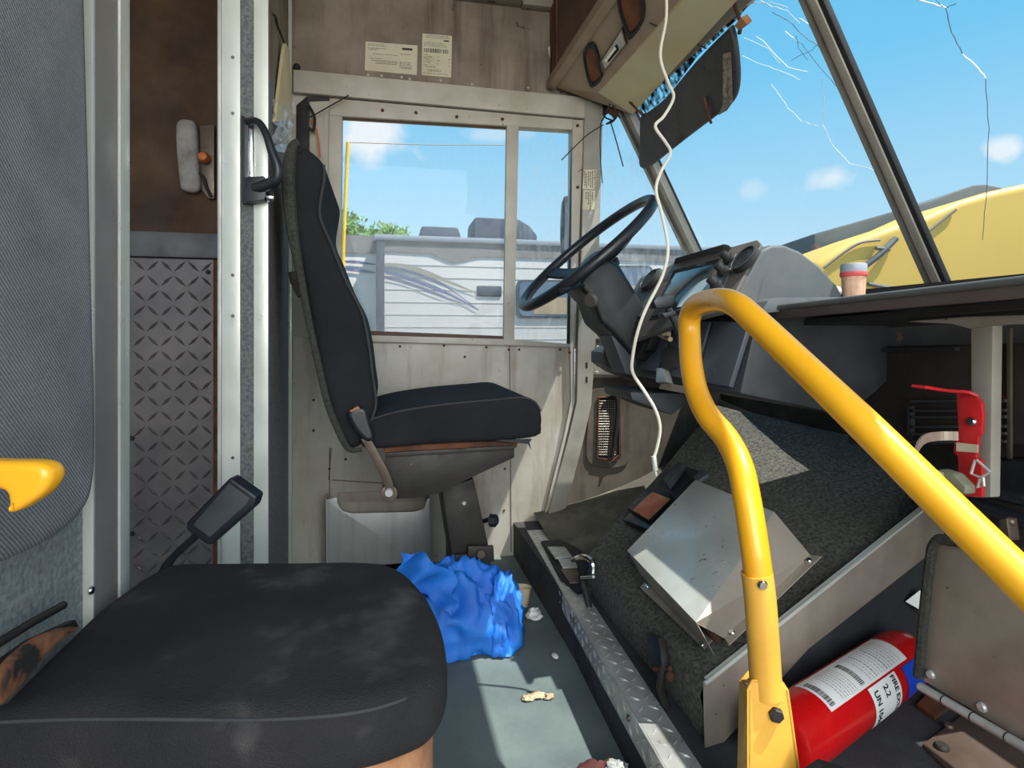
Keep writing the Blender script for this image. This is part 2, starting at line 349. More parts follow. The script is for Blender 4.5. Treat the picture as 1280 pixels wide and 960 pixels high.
def rel(T, pts): return pts
# lozenge studs for tread plate, returns into mb: rectangle a,b,c (origin, u axis, v axis)
def studs(mb, o, u, v, nu, nv, ln, wd, ht):
    o, u, v = V(o), V(u), V(v); n = u.cross(v).normalized(); uu = u.normalized(); vv = v.normalized()
    for i in range(nu):
        for j in range(nv):
            c = o + u * ((i + .5) / nu) + v * ((j + .5) / nv); s = 1 if (i + j) % 2 else -1
            d = (uu + vv * s).normalized(); e = n.cross(d)
            mb.add([c + d * ln, c + e * wd, c - d * ln, c - e * wd, c + n * ht + d * ln * .35, c + n * ht - d * ln * .35],
                   [(0, 1, 4), (1, 5, 4), (1, 2, 5), (2, 3, 5), (3, 4, 5), (3, 0, 4)])
    return mb
Y_ = V((0, 1, 0)); X_ = V((1, 0, 0)); Z_ = V((0, 0, 1))
def PY(l, Y=YW): return [P(a, b, Y=Y) for a, b in l]
# ================================================================== SETTING
XB = -.27; XP = -.40      # driver-side and passenger-side bulkhead front faces
ZP = .12                  # raised platform
XR = .46                  # riser
mb = MB(); mb.box((-2.6, -.12, -.05), (XR, 2.05, 0)); struct('floor', mb, 'floor', 'grey rubber cab floor with a patch of sunlight', 'floor')
mb = MB(); mb.box((XR, -.12, -.05), (1.40, 2.05, ZP)); struct('floor_platform', mb, 'plat', 'raised dark platform floor in front of the tread plate step', 'floor')
# upper / lower side wall
w = thing('wall_left', 'dirty cream driver side wall around the sliding window', 'wall', (.1, 2.07, 0), kind='structure')
th = V((0, .035, 0))
mb = MB(); mb.prism(PY([(300, -60), (748, -60), (748, 127), (300, 86)]), th); obj('upper_panel', mb, 'brown', w)
mb = MB(); mb.prism(PY([(300, 86), (440, 98), (428, 146), (425, 423), (300, 418)]), th); obj('side_panel', mb, 'wallp', w)
mb = MB(); mb.prism([P(300, 418, Y=YW), P(480, 424, Y=YW), P(712, 431, Y=YW), P(716, 500, Y=YW), P(697, 645, Y=YW), V((.60, YW, -.05)), V((-.6, YW, -.05))], th); obj('lower_panel', mb, 'wallp', w)
mb = MB(); mb.prism(PY([(440, 98), (748, 127), (748, 170), (714, 163), (428, 146)]), th); obj('header_panel', mb, 'cream', w)
mb = MB(); mb.prism(PY([(714, 160), (735, 162), (735, 440), (712, 433)]), th); obj('jamb_panel', mb, 'cream', w)
# panel seams and little screws
mb = MB()
for a, b in (((411, 600), (414, 560)), ((412, 697), (412, 560)), ((637, 432), (639, 690)), ((415, 600), (480, 604))):
    mb.ribbon([P(a[0], a[1], Y=YW - .001), P(b[0], b[1], Y=YW - .001)], (.003, 0, 0) if abs(a[0] - b[0]) < 20 else (0, 0, .003), .002)
obj('panel_seam', mb, 'sidew', w)
for a in ((391, 440), (392, 500), (392, 538), (432, 574), (555, 432), (608, 434), (636, 437), (649, 437), (700, 437), (581, 446), (412, 586), (631, 586), (630, 638), (500, 433)):
    bolt('screw', P(a[0], a[1], Y=YW), -Y_, .0045, 'rust', w)
# cream rail above the window
t = thing('trim_1', 'cream rail running above the side window', 'rail', P(550, 110, Y=YW), kind='structure')
mb = MB(); mb.prism(PY([(368, 91), (729, 125), (729, 151), (368, 119)], YW - .001), -Y_ * .028); obj('rail', mb, 'cream', t, bevel=.004)
for a in ((460, 96), (477, 97), (502, 99), (512, 101), (551, 103), (590, 108), (660, 112)):
    bolt('rivet', P(a[0], a[1] - 2, Y=YW - .0), -Y_, .005, 'alu', t)
# driver bulkhead (partition) behind the seat
J = 1.35
A = P(335, 400, Y=J).x; A0 = P(275, 400, Y=J).x
w = thing('wall_back_left', 'carpeted partition behind the driver seat with aluminium edge strips', 'wall', (A - .05, 1.7, 0), kind='structure')
WX = P(361, 300, Y=YW).x
mb = MB(); mb.prism([(A, J, 0), (WX, YW, 0), (WX - .1, YW, 0), (A0, J, 0)], (0, 0, 1.40)); obj('partition_panel', mb, 'carpetp', w)
mb = MB(); mb.prism([(A, J, 1.4), (WX, YW, 1.4), (WX - .1, YW, 1.4), (A0, J, 1.4)], (0, 0, .7)); obj('upper_partition', mb, 'brown', w)
def jstrip(a, b, m, nm, th_=.006): 
    mb = MB(); x0, x1 = P(a, 300, Y=J).x, P(b, 300, Y=J).x; mb.box((x0, J - th_, 0), (x1, J, 2.1)); return obj(nm, mb, m, w, bevel=.001)
jstrip(274, 278, 'alu', 'edge_strip', .014); jstrip(278, 301, 'alubright', 'edge_strip'); jstrip(301, 318, 'carpetj', 'carpet_strip', .003); jstrip(318, 336, 'alubright', 'edge_strip', .007)
for y in (72, 142, 344, 572, 395): bolt('rivet', P(291, y, Y=J - .006), -Y_, .004, 'chrome', w)
mb = MB(); mb.box((WX - .004, YW - .02, 0), (WX + .012, YW - .002, 2.1)); obj('edge_strip', mb, 'alubright', w, bevel=.001)
mb = MB(); mb.tube([P(357, 120, Y=1.95), P(357, 697, Y=1.95)], .004, smooth=False); obj('edge_bead', mb, 'alu', w, smooth=True)
# passenger bulkhead
w = thing('wall_back_right', 'grey carpeted bulkhead behind the front passenger seat', 'wall', (XP - .03, .5, 0), kind='structure')
y0 = P(117, 300, X=XP + .012).y; y1 = P(148, 300, X=XP + .012).y; y2 = P(163, 300, X=XP + .015).y
mb = MB(); mb.box((XP - .05, -.12, 0), (XP, y0, 2.1)); obj('carpet_panel', mb, 'carpetl', w)
mb = MB(); mb.box((XP - .05, y0, 0), (XP + .012, y1, 2.1)); obj('door_post', mb, 'doorgrey', w, bevel=.003)
mb = MB(); mb.box((XP - .05, y1, 0), (XP + .015, y2, 2.1)); obj('edge_strip', mb, 'alubright', w, bevel=.003)
mb = MB(); mb.box((XP, y0 - .004, 0), (XP + .0135, y0 + .002, 2.1)); obj('edge_bead', mb, 'alubright', w, bevel=.002)
bolt('rivet', P(113, 738, X=XP + .012), X_, .006, 'chrome', w)
# cargo area seen through the gap
w = thing('wall_cargo', 'dark brown cargo wall with a tread plate kick panel', 'wall', (-1.2, 2.0, 0), kind='structure')
YC = 1.98
def cz(py): return P(218, py, Y=YC).z
mb = MB(); mb.box((-2.6, YC, 0), (A0 - .03, 2.05, 2.1)); obj('cargo_panel', mb, 'cargobr', w)
mb = MB(); mb.box((-2.6, YC - .03, cz(323)), (A0 - .03, YC, cz(292))); obj('ledge', mb, 'ledge', w, bevel=.003)
mb = MB(); xl, xr = P(150, 400, Y=YC).x, P(268, 400, Y=YC).x
mb.box((xl, YC - .012, 0), (xr, YC, cz(324))); studs(mb, (xl, YC - .012, 0.02), (xr - xl, 0, 0), (0, 0, cz(324) - .02), 7, 22, .024, .0052, .004)
obj('tread_plate', mb, 'dplated', w)
mb = MB(); mb.box((xr, YC - .014, 0), (xr + .03, YC, cz(324))); obj('edge_strip', mb, 'rust', w)
for a in ((260, 340), (272, 512), (272, 563), (165, 548), (165, 667)): bolt('bolt', P(a[0], a[1], Y=YC - .014), -Y_, .007, 'rubber', w)
mb = MB(); mb.box((-2.62, -.12, 0), (-2.58, 2.05, 2.1)); obj('cargo_end', mb, 'cargobr', w)
# ceiling
mb = MB(); mb.box((-2.6, -.12, 2.03), (.62, 2.08, 2.08)); struct('ceiling', mb, 'roof', 'dirty pale roof panel above the cab', 'ceiling')
mb = MB(); mb.prism(PY([(530, -4), (650, 10), (650, -14), (530, -30)], YW - .001), -Y_ * .05); mb.prism(PY([(651, 12), (705, 17), (706, -8), (651, -16)], YW - .001), -Y_ * .035)
struct('trim_2', mb, 'roof', 'short pale angle strip under the roof edge', 'trim', bevel=.003)
# posts
t = thing('trim_3', 'cream door post with a small notice between the side windows', 'post', P(740, 300, Y=YW), kind='structure')
mb = MB(); mb.prism(PY([(728, 109), (751, 106), (746, 300), (741, 430), (736, 505), (727, 545), (705, 632), (681, 645), (709, 540), (718, 500), (719, 430), (724, 300)], YW - .001), -Y_ * .03)
obj('post', mb, 'pillar', t, bevel=.004)
mb = MB(); mb.prism(PY([(714, 152), (728, 152), (722, 300), (716, 440), (717, 500), (708, 540), (686, 630), (678, 645), (704, 540), (712, 500), (711, 430)], YW - .001), -Y_ * .018); obj('door_edge', mb, 'cream', t, bevel=.002)
for a in ((722, 157), (722, 234), (712, 440)): bolt('rivet', P(a[0], a[1], Y=YW - .02), -Y_, .006, 'rust', t)
mb = MB()
for a in ((732, 453), (732, 471)): mb.box(P(a[0], a[1], Y=YW - .0312) , P(a[0] + 2.5, a[1] + 7, Y=YW - .032))
obj('slot', mb, 'rubber', t)
# panels forward of the post
w = thing('wall_front_left', 'dark lower side panel in front of the door post', 'wall', P(800, 560, Y=YW), kind='structure')
mb = MB(); mb.prism([P(735, 472, Y=YW), P(1010, 470, Y=YW), V((1.75, YW, .3)), V((1.75, YW, ZP)), V((.55, YW, ZP)), P(697, 645, Y=YW), P(716, 520, Y=YW)], th); obj('side_panel', mb, 'sidew', w)
mb = MB(); mb.prism(PY([(735, 421), (1010, 425), (1010, 472), (735, 472)]), th); obj('sill_panel', mb, 'cream', w)
mb = MB(); mb.prism(PY([(741, 449), (830, 452), (830, 470), (740, 468)], YW - .001), -Y_ * .02); obj('sill_strip', mb, 'cream', w, bevel=.002)
for a in ((747, 434), (748, 453), (746, 466)): bolt('screw', P(a[0], a[1], Y=YW - .02), -Y_, .007, 'alu', w)
# firewall under windshield
XF = 1.30
mb = MB(); mb.box((XF, -.12, ZP), (XF + .05, 2.05, .93)); struct('wall_front', mb, 'firew', 'dark firewall below the windshield', 'wall')
# curved toe board between wall and engine cover
mb = MB(); prof = [(.535, .122), (.63, .135), (.78, .17), (.95, .225), (1.10, .30), (1.22, .40), (1.295, .52)]
pr, _ = catmull([V((a, 0, b)) for a, b in prof], [1] * 7, 5)
mb.loft([[V((p.x, y, p.z - dz)) for p in pr] for y, dz in ((1.30, .0), (1.5, .004), (1.7, 0), (1.85, -.004), (2.046, -.03))], cap=False, closed=False)
struct('floor_toe', mb, 'toe', 'dusty toe board rising under the pedals', 'floor', smooth=True)
# ---------------- windows
gd = M['glassd']
def framebar(parent, pts, m='cream', d=.02, Y=YW, nm='frame_bar', bev=.002):
    mb = MB(); mb.prism(PY(pts, Y), -Y_ * d); return obj(nm, mb, m, parent, bevel=bev)
w = thing('window_1', 'two pane sliding side window beside the driver seat', 'window', P(570, 425, Y=YW), kind='structure')
framebar(w, [(414, 125), (716, 151), (716, 164), (428, 147), (412, 146)], d=.016)
framebar(w, [(412, 146), (428, 147), (425, 423), (408, 423)], d=.014)
framebar(w, [(632, 158), (647, 159), (641, 431), (628, 430)], d=.022)
framebar(w, [(425, 418), (640, 424), (712, 430), (712, 434), (425, 426)], d=.02)
framebar(w, [(424, 412), (628, 420), (628, 425), (424, 419)], d=.008, m='hboard', Y=YW + .012)
framebar(w, [(714, 164), (718, 164), (712, 430), (708, 430)], d=.01, m='rubber')
framebar(w, [(428, 147), (632, 159), (632, 162), (428, 150)], d=.006, m='hboard', Y=YW + .012)
for a in ((478, 138), (520, 141), (571, 146), (628, 149)): bolt('screw', P(a[0], a[1], Y=YW - .016), -Y_, .006, 'rust', w)
mb = MB(); mb.prism(PY([(424, 145), (636, 158), (632, 428), (424, 422)], YW + .02), Y_ * .004); obj('pane', mb, M['glass'], w)
mb = MB(); mb.prism(PY([(640, 159), (717, 163), (711, 431), (636, 428)], YW + .012), Y_ * .004); obj('pane', mb, gd, w)
w = thing('window_2', 'small triangular side window ahead of the door post', 'window', P(780, 420, Y=YW), kind='structure')
mb = MB(); mb.prism(PY([(740, 130), (772, 130), (960, 425), (735, 422)], YW + .012), Y_ * .004); obj('pane', mb, gd, w)
framebar(w, [(736, 417), (960, 422), (960, 428), (736, 424)], d=.02)
framebar(w, [(745, 110), (765, 110), (765, 140), (745, 150)], d=.03, m='firew')
# windshield
wpl = (WSP, WSN)
def PW(px, py, off=0): return P(px, py, pl=(WSP - WSN * off, WSN))
def wsx(z, off=0): return WS_X0 - WS_S * (z - WS_Z0) - off
def wspt(y, z, off=0): q = V((wsx(z), y, z)) - WSN * off; return q
ZT = PW(800, 130).z   # glass top
YCP = 1.12
for nm, ya, yb, lab in (('window_3', YCP, YW, 'cracked left half of the windshield in front of the driver'), ('window_4', .0, YCP, 'right half of the windshield with one long crack')):
    w = thing(nm, lab, 'windshield', wspt((ya + yb) / 2, .93), kind='structure')
    mb = MB(); mb.prism([wspt(ya, .90), wspt(yb, .90), wspt(yb, 1.74), wspt(ya, 1.74)], WSN * .005); obj('pane', mb, M['wsglass'], w)
    if nm == 'window_3': wl = w
    else: wr = w
# cracks
def crack(parent, pts, r, m='crack'):
    mb = MB(); q = []
    for i in range(len(pts) - 1):
        for k in range(4):
            t_ = k / 4; q.append((pts[i][0] * (1 - t_) + pts[i + 1][0] * t_ + random.uniform(-.8, .8), pts[i][1] * (1 - t_) + pts[i + 1][1] * t_ + random.uniform(-.8, .8)))
    q.append(pts[-1]); mb.tube([PW(a, b, .001) for a, b in q], r, n=5, smooth=False); return obj('crack', mb, m, parent)
for pts, r, m in (([(930, 48), (960, 60), (975, 80)], .0008, 'crack'), ([(945, 45), (960, 58), (985, 85), (1010, 90)], .001, 'crack'), ([(928, 70), (955, 82), (980, 90), (1000, 100)], .0008, 'crack'),
                  ([(965, 15), (985, 25), (1005, 45), (1030, 62)], .0009, 'crackd'), ([(950, 0), (965, 8), (985, 14), (1000, 30)], .0009, 'crack'), ([(935, 5), (965, 3), (985, 10)], .0009, 'crack'),
                  ([(982, 40), (1002, 55), (1020, 78), (1045, 108)], .0007, 'crackd'), ([(990, 75), (1015, 62), (1028, 50)], .0006, 'crackd'), ([(995, 45), (998, 60), (1010, 75)], .0006, 'crackd'),
                  ([(963, 105), (975, 120), (985, 135), (1003, 152), (1022, 158)], .0008, 'crack'), ([(1028, 98), (1030, 130), (1028, 155), (1040, 180), (1062, 204), (1095, 214)], .0008, 'crack'), ([(1000, 22), (1020, 38), (1040, 60)], .0008, 'crack')):
    crack(wl, pts, r, m)
for pts, r, m in (([(1140, -2), (1168, 5), (1182, 10)], .0014, 'crack'), ([(1182, 10), (1190, 40), (1203, 67)], .0009, 'crackd'), ([(1203, 67), (1220, 82), (1232, 98)], .0011, 'crack'), ([(1232, 98), (1236, 160), (1234, 230), (1228, 300)], .0007, 'crackd'), ([(1170, 0), (1182, 10), (1195, 4)], .0007, 'crackd')):
    crack(wr, pts, r, m)
# A pillar, centre post, header
mb = MB()
def wbar(mb, pa, pb, wd, th_, off=0):   # bar lying on the windshield plane
    a, b = pa, pb; d = (b - a).normalized(); s = WSN.cross(d).normalized() * wd / 2
    mb.hexa([a - s - WSN * off, a + s - WSN * off, b + s - WSN * off, b - s - WSN * off, a - s - WSN * (off + th_), a + s - WSN * (off + th_), b + s - WSN * (off + th_), b - s - WSN * (off + th_)])
pa, pb = PW(778, 120), PW(886, 350)
t = thing('trim_4', 'grey green windshield pillar at the driver corner', 'post', pb, kind='structure')
d = (pa - pb); wbar(mb, pb - d * .25, pa + d * .12, .075, .03); obj('pillar', mb, 'pillar', t, bevel=.004)
mb = MB(); s_ = WSN.cross(d.normalized()).normalized(); wbar(mb, pb - d * .25 + s_ * .0, pa + d * .1, .012, .006, .03); obj('pillar_groove', mb, 'sidew', t)
mb = MB(); wbar(mb, pb - d * .25 - s_ * .041, pa + d * .1 - s_ * .0395, .005, .028, -.002); wbar(mb, pb - d * .25 + s_ * .0395, pa + d * .1 + s_ * .0395, .005, .006, -.004); obj('pillar_seal', mb, 'rubber', t)
pa, pb = PW(1018, 0), PW(1180, 368)
d = (pa - pb); t = thing('trim_5', 'grey centre post dividing the windshield', 'post', pb, kind='structure')
s_ = WSN.cross(d.normalized()).normalized(); s_ = s_ if s_.y < 0 else -s_
mb = MB(); wbar(mb, pb - d * .2, pa + d * .4, .042, .02); obj('post', mb, 'pillar', t, bevel=.004)
mb = MB(); wbar(mb, pb - d * .2 + s_ * .002, pa + d * .4 + s_ * .002, .005, .004, .02); obj('post_groove', mb, 'sidew', t)
mb = MB(); wbar(mb, pb - d * .2 + s_ * .027, pa + d * .4 + s_ * .027, .014, .016); obj('post_seal', mb, 'rubber', t, bevel=.003)
# windshield header: frame above the glass
mb = MB(); a, b = wspt(0, ZT, -.01), wspt(YW, ZT, -.01)
mb.prism([a, b, b + V((-.12, 0, .42)), a + V((-.12, 0, .42))], WSN * -.03); struct('wall_header', mb, 'pillar', 'cream header above the windshield', 'wall')
# ================================================================== OVERHEAD CONSOLE
def CP(px, py, Z): return P(px, py, Z=Z)
Ax, Az = .60, 1.715; Bx, Bz = .725, 1.645; Cx, Cz = .875, 1.600; CY1 = 1.97
Ay = P(690, 100, X=Ax).y; 
t = thing('overhead_console', 'cream overhead shelf box with two speakers and a tape deck', 'console', (.7, 1.2, Bz))
def slab(pa, pb, y0, y1, th_, y1b=None, xn=None):
    mb = MB(); n = V((pb[1] - pa[1], 0, -(pb[0] - pa[0]))).normalized()
    y1b = y1b or y1; a, b = V((pa[0], y0, pa[1])), V((pb[0], y0, pb[1])); c, d = V((pb[0], y1b, pb[1])), V((pa[0], y1, pa[1]))
    if xn: b.x = xn
    return mb.prism([a, b, c, d], n * -th_)
FY0 = -.1  # console lengthened out of view to keep sun off the passenger cushion
YB = P(748, 112, X=Bx).y
obj('back_board', slab((Ax, 2.02), (Ax, Az), FY0, Ay, .012), 'hboard', t)
obj('torn_edge', slab((Ax - .006, 2.0), (Ax - .006, Az + .01), Ay - .07, Ay + .004, .012), 'wood', t)
obj('edge_rail', MB().hexa([V((Ax - .02, FY0, Az - .01)), V((Ax + .008, FY0, Az - .016)), V((Ax + .008, Ay, Az - .016)), V((Ax - .02, Ay, Az - .01)), V((Ax - .02, FY0, Az + .022)), V((Ax + .008, FY0, Az + .022)), V((Ax + .008, Ay, Az + .022)), V((Ax - .02, Ay, Az + .022))]), 'consolef', t, bevel=.002)
obj('speaker_panel', slab((Ax, Az), (Bx, Bz), FY0, Ay, .01, YB), 'consolef', t)
obj('bottom_panel', slab((Bx, Bz), (Cx, Cz), FY0, YB, .01, YB + .05, .72), 'console', t)
obj('end_panel', MB().prism([V((Ax, Ay, Az)), V((Bx, YB, Bz)), V((Cx, YB + .05, Cz)), V((Cx - .05, YB + .05, 1.9)), V((Ax, Ay, 2.0))], (0, .006, 0)), 'consolef', t)
mb = MB(); q0 = P(812, 28, X=Bx + .012); 
nf = V((Bx - Ax, 0, Bz - Az)).normalized(); nn = V((nf.z, 0, -nf.x)); nn = nn if nn.z < 0 else -nn   # outward (down)
SPL = (V((Ax, 0, Az)), nn)
def SP(px, py, off=0): return P(px, py, pl=(V((Ax, 0, Az)) + nn * off, nn))
mb = MB(); n2 = V((Cz - Bz, 0, -(Cx - Bx))).normalized()
a_ = P(812, 28, pl=(V((Bx, 0, Bz)), n2)); mb.ribbon([a_ + n2 * .001, V((Cx, a_.y, Cz)) + n2 * .001], (0, .003, 0), .002); obj('panel_seam', mb, 'rubber', t)
def spk(px, name):
    pts = [SP(a, b) for a, b in px]; pts, _ = catmull(pts, [1] * len(pts), 4, True); c = sum(pts, V()) / len(pts)
    o = thing(name, None, None, c); o.parent = t; o.location = c - V(t.location)
    sc_ = lambda k, off: [c + (p - c) * k + nn * off for p in pts]
    obj('speaker_ring', MB().loft([sc_(1, 0), sc_(1, .010), sc_(.84, .012), sc_(.78, .003)], cap=False), 'rubber', o, smooth=True)
    obj('speaker_cone', MB().loft([sc_(.8, .004), sc_(.4, .001), sc_(.03, .001)]), 'cone', o, smooth=True)
spk([(739, 52), (731, 62), (732, 80), (738, 103), (744, 106), (754, 95), (751, 75), (746, 57)], 'speaker')
spk([(786, -34), (776, -20), (774, 4), (784, 38), (790, 46), (804, 28), (807, 6), (800, -24)], 'speaker')
t2 = thing('tape_deck', None, None, SP(766, 60)); t2.parent = t; t2.location = SP(766, 60) - V(t.location)
mb = MB().prism([SP(751, 75), SP(755, 89), SP(785, 54), SP(779, 32)], nn * .010); obj('deck_body', mb, 'greymet', t2, bevel=.002)
mb = MB().prism([SP(753, 75, .010), SP(757, 85, .010), SP(782, 54, .010), SP(777, 38, .010)], nn * .004); obj('deck_face', mb, 'alu', t2, bevel=.001)
mb = MB().prism([SP(758, 73, .0145), SP(761, 78, .0145), SP(774, 62, .0145), SP(771, 55, .0145)], nn * .001); obj('tape_slot', mb, 'inkshade', t2)
mb = MB().prism([SP(756, 75, .0145), SP(758, 77, .0145), SP(771, 60, .0145), SP(769, 57, .0145)], nn * .003); obj('tape_door', mb, 'chrome', t2)
# foam lit strip between header and visor
mb = MB(); mb.prism([PW(a, b, .008) for a, b in ((790, 136), (806, 146), (836, 118), (874, 68), (924, 22), (940, 0), (905, 0), (886, 24), (826, 94))], WSN * -.004); 
obj('foam_strip', mb, M['dustglass'], label='pale weathered sealing strip along the top of the windshield', cat='seal strip')
# sun visor
VO = .06
t = thing('sun_visor', 'dark padded sun visor hanging at the top of the windshield', 'sun visor', PW(805, 200, VO))
out = [(805, 144), (812, 139), (835, 121), (875, 74), (912, 36), (920, 32), (926, 60), (928, 98), (922, 122), (905, 138), (860, 172), (818, 205), (808, 208), (803, 200), (804, 170)]
mb = MB(); pillow(mb, [PW(a, b, VO) for a, b in out], WSN * -.02, .008, sub=3, steps=3); obj('visor_pad', mb, 'visor', t, smooth=True)
mb = MB(); mb.prism([PW(904, 67, VO + .021), PW(914, 65, VO + .021), PW(916, 128, VO + .021), PW(904, 131, VO + .021)], -WSN * .001); obj('peeling_strip', mb, 'mirrorstrip', t)
mb = MB(); mb.prism([PW(904, 131, VO + .021), PW(916, 128, VO + .021), PW(909, 138, VO + .021), PW(898, 144, VO + .021)], -WSN * .001); obj('tape_patch', mb, 'olive', t)
mb = MB(); mb.tube([PW(880, 122, VO + .024), PW(884, 140, VO + .03), PW(889, 154, VO + .024)], .004, n=8); obj('visor_clip', mb, 'rust', t, smooth=True)
mb = MB(); mb.tube([PW(770, 108, .05), PW(785, 125, VO), PW(802, 142, VO + .01), PW(808, 142, VO + .01)], .004, n=8); obj('visor_rod', mb, 'rust', t, smooth=True)
mb = MB(); mb.tube([PW(918, 5, .03), PW(922, 18, VO + .01), PW(926, 30, VO + .01), PW(924, 42, VO + .01)], .005, n=8); obj('visor_rod', mb, 'rust', t, smooth=True)
mb = MB(); mb.prism([PW(925, 28, VO), PW(934, 17, VO), PW(941, 26, VO), PW(931, 34, VO)], -WSN * .02); obj('visor_bracket', mb, 'foam', t, bevel=.002)
# rusty corner wiring at the pillar head
mb = MB(); 
for a in ([(752, 152), (760, 140), (768, 150), (758, 155), (770, 148)], [(755, 118), (762, 130), (756, 145), (764, 150)], [(760, 118), (768, 135), (775, 148)]): mb.tube([P(x, y, Y=1.93 + i * .01) for i, (x, y) in enumerate(a)], .003, n=6)
obj('wire_bundle', mb, 'rubber', label='tangle of black wires where the side post meets the windshield pillar', cat='wire')
mb = MB(); mb.obox(P(768, 138, Y=1.98), V((.016, 0, -.01)), V((0, .008, 0)), V((.008, 0, .02))); obj('corner_bracket', mb, 'rust', bevel=.003, label='small rusty bracket at the top of the windshield pillar', cat='bracket')
for nm, pts, r, lab in (('cable_tie', [(702, 200), (716, 186), (735, 168), (754, 156)], .0022, 'thin black cable tie crossing the cream door post'),
                    ('loose_wire', [(751, 153), (750, 175), (751, 205), (753, 229)], .0018, 'short black wire dangling beside the cream door post'),
                    ('loose_wire', [(763, 152), (770, 175), (779, 208)], .0022, 'black wire end dangling across the small triangular window')):
    mb = MB(); mb.tube([P(a, b, Y=1.95) for a, b in pts], r, n=6); obj(nm, mb, 'rubber', label=lab, cat='wire', smooth=True)
# ================================================================== STICKERS
def notice(corners, lab, kind):
    c = [P(a, b, Y=YW - .001) for a, b in corners]   # tl,tr,br,bl
    t = thing('notice', lab, 'notice', c[3])
    mb = MB(); mb.prism(c, -Y_ * .001); obj('notice_sheet', mb, 'paper', t)
    u = c[1] - c[0]; v = c[3] - c[0]; o = c[0] - Y_ * .0012
    mb = MB()
    def line(a, b, x0, x1, hgt=.35, gap=.12):
        x = x0
        while x < x1:
            w_ = random.uniform(.01, .05) * (1 if kind == 0 else 2); w_ = min(w_, x1 - x)
            p = o + u * x + v * a; mb.quad(p, p + u * w_, p + u * w_ + v * (b - a), p + v * (b - a)); x += w_ + .012 * (1 if kind == 0 else 2)
    if kind == 0:
        for y, x0, x1 in ((.06, .04, .35), (.11, .04, .4), (.2, .04, .4), (.25, .06, .25), (.40, .15, .62), (.55, .1, .32), (.62, .12, .62), (.67, .2, .62), (.72, .2, .6), (.34, .66, .86), (.62, .66, .88), (.68, .66, .86), (.74, .66, .9), (.8, .66, .9), (.84, .7, .9)): line(y, y + .02, x0, x1)
        p = o + u * .7 + v * .12; mb.quad(p, p + u * .2, p + u * .2 + v * .08, p + v * .08)
    else:
        for y, x0, x1 in ((.03, .12, .9), (.07, .12, .9), (.20, .05, .7), (.24, .05, .75), (.28, .05, .85), (.49, .05, .2), (.53, .05, .35), (.56, .05, .4), (.6, .05, .3), (.64, .05, .4), (.68, .05, .3), (.74, .05, .2), (.78, .1, .5), (.53, .5, .6), (.62, .5, .6), (.7, .5, .6), (.58, .88, .95), (.66, .88, .95), (.74, .88, .95), (.85, .2, .65), (.88, .2, .65), (.94, .05, .9)): line(y, y + .012, x0, x1)
        p = o + u * .72 + v * .12; mb.quad(p, p + u * .18, p + u * .18 + v * .035, p + v * .035)
        x = .06
        while x < .86:
            w_ = random.choice((.008, .012, .02, .03)); p = o + u * x + v * .345; mb.quad(p, p + u * w_, p + u * w_ + v * .1, p + v * .1); x += w_ + random.choice((.01, .02))
    obj('printed_text', mb, 'ink', t)
    return t
notice([(457, 52), (522, 57), (521, 94), (456, 88)], 'wide yellowed notice pasted on the brown wall, left of the barcode notice', 0)
notice([(528, 42), (565, 45), (564, 97), (527, 94)], 'tall paper notice with a barcode, pasted high on the brown wall', 1)
# sticker on post (sideways writing)
YS = YW - .0315
t = thing('post_sticker', 'small pale sticker with sideways writing on the cream door post', 'sticker', P(737, 265, Y=YS))
mb = MB(); mb.prism([P(a, b, Y=YS) for a, b in ((730, 212), (746, 212), (745, 237), (728, 236))], -Y_ * .0008); mb.prism([P(a, b, Y=YS) for a, b in ((729, 238), (744, 238), (743, 262), (728, 262))], -Y_ * .0006); obj('sticker_sheet', mb, 'paper', t)
mb = MB()
q = P(742.5, 213, Y=YS - .001); text(mb, 'ATTENTION', .0125, q, -Z_, X_, .0002)
for px, n_, y0_, y1_ in ((730.5, 5, 214, 232), (732.5, 4, 216, 235), (735, 5, 214, 232), (737.5, 5, 215, 233), (740, 5, 214, 234), (732, 2, 240, 248), (735, 3, 240, 256), (737.5, 4, 239, 260), (740, 2, 240, 250)):
    y = y0_
    while y < y1_:
        h = random.uniform(1.5, 3); p = P(px, y, Y=YS - .001); p2 = P(px + 1.0, y + h, Y=YS - .001); mb.box(p, p2 - Y_ * .0003); y += h + .8
obj('printed_text', mb, 'ink', t)
# ================================================================== HANDLE ON PARTITION
YH = J - .008
t = thing('grab_handle', 'black D shaped grab handle', None, P(320, 255, Y=YH)); WBL = bpy.data.objects['wall_back_left']; t.parent = WBL; t.location = V(t.location) - V(WBL.location)
mb = MB(); mb.prism(PY([(303, 146), (312, 150), (312, 256), (304, 256)], YH), -Y_ * .012); obj('mount_plate', mb, 'blackpl', t, bevel=.002)
mb = MB(); mb.prism(PY([(309, 160), (316, 160), (317, 222), (309, 222)], YH), -Y_ * .008); obj('bright_insert', mb, 'chrome', t, bevel=.001, label='shiny metal insert')
mb = MB(); mb.tube([P(a, b, Y=YH - c) for a, b, c in ((309, 152, .01), (322, 152, .03), (332, 166, .04), (340, 190, .045), (347, 210, .045), (345, 224, .04), (332, 232, .03), (318, 236, .02))], [.008, .0075, .008, .009, .011, .012, .013, .013], n=10); obj('grip', mb, 'blackpl', t, smooth=True)
mb = MB(); mb.prism(PY([(308, 226), (333, 224), (338, 234), (334, 254), (312, 257), (308, 252)], YH), -Y_ * .03); obj('mount_foot', mb, 'blackpl', t, bevel=.004)
mb = MB(); mb.lathe([(.009, 0), (.010, .008), (.008, .014), (0, .015)], P(334, 247, Y=YH - .015), X_, 14); obj('chrome_bolt', mb, 'chrome', t, smooth=True)
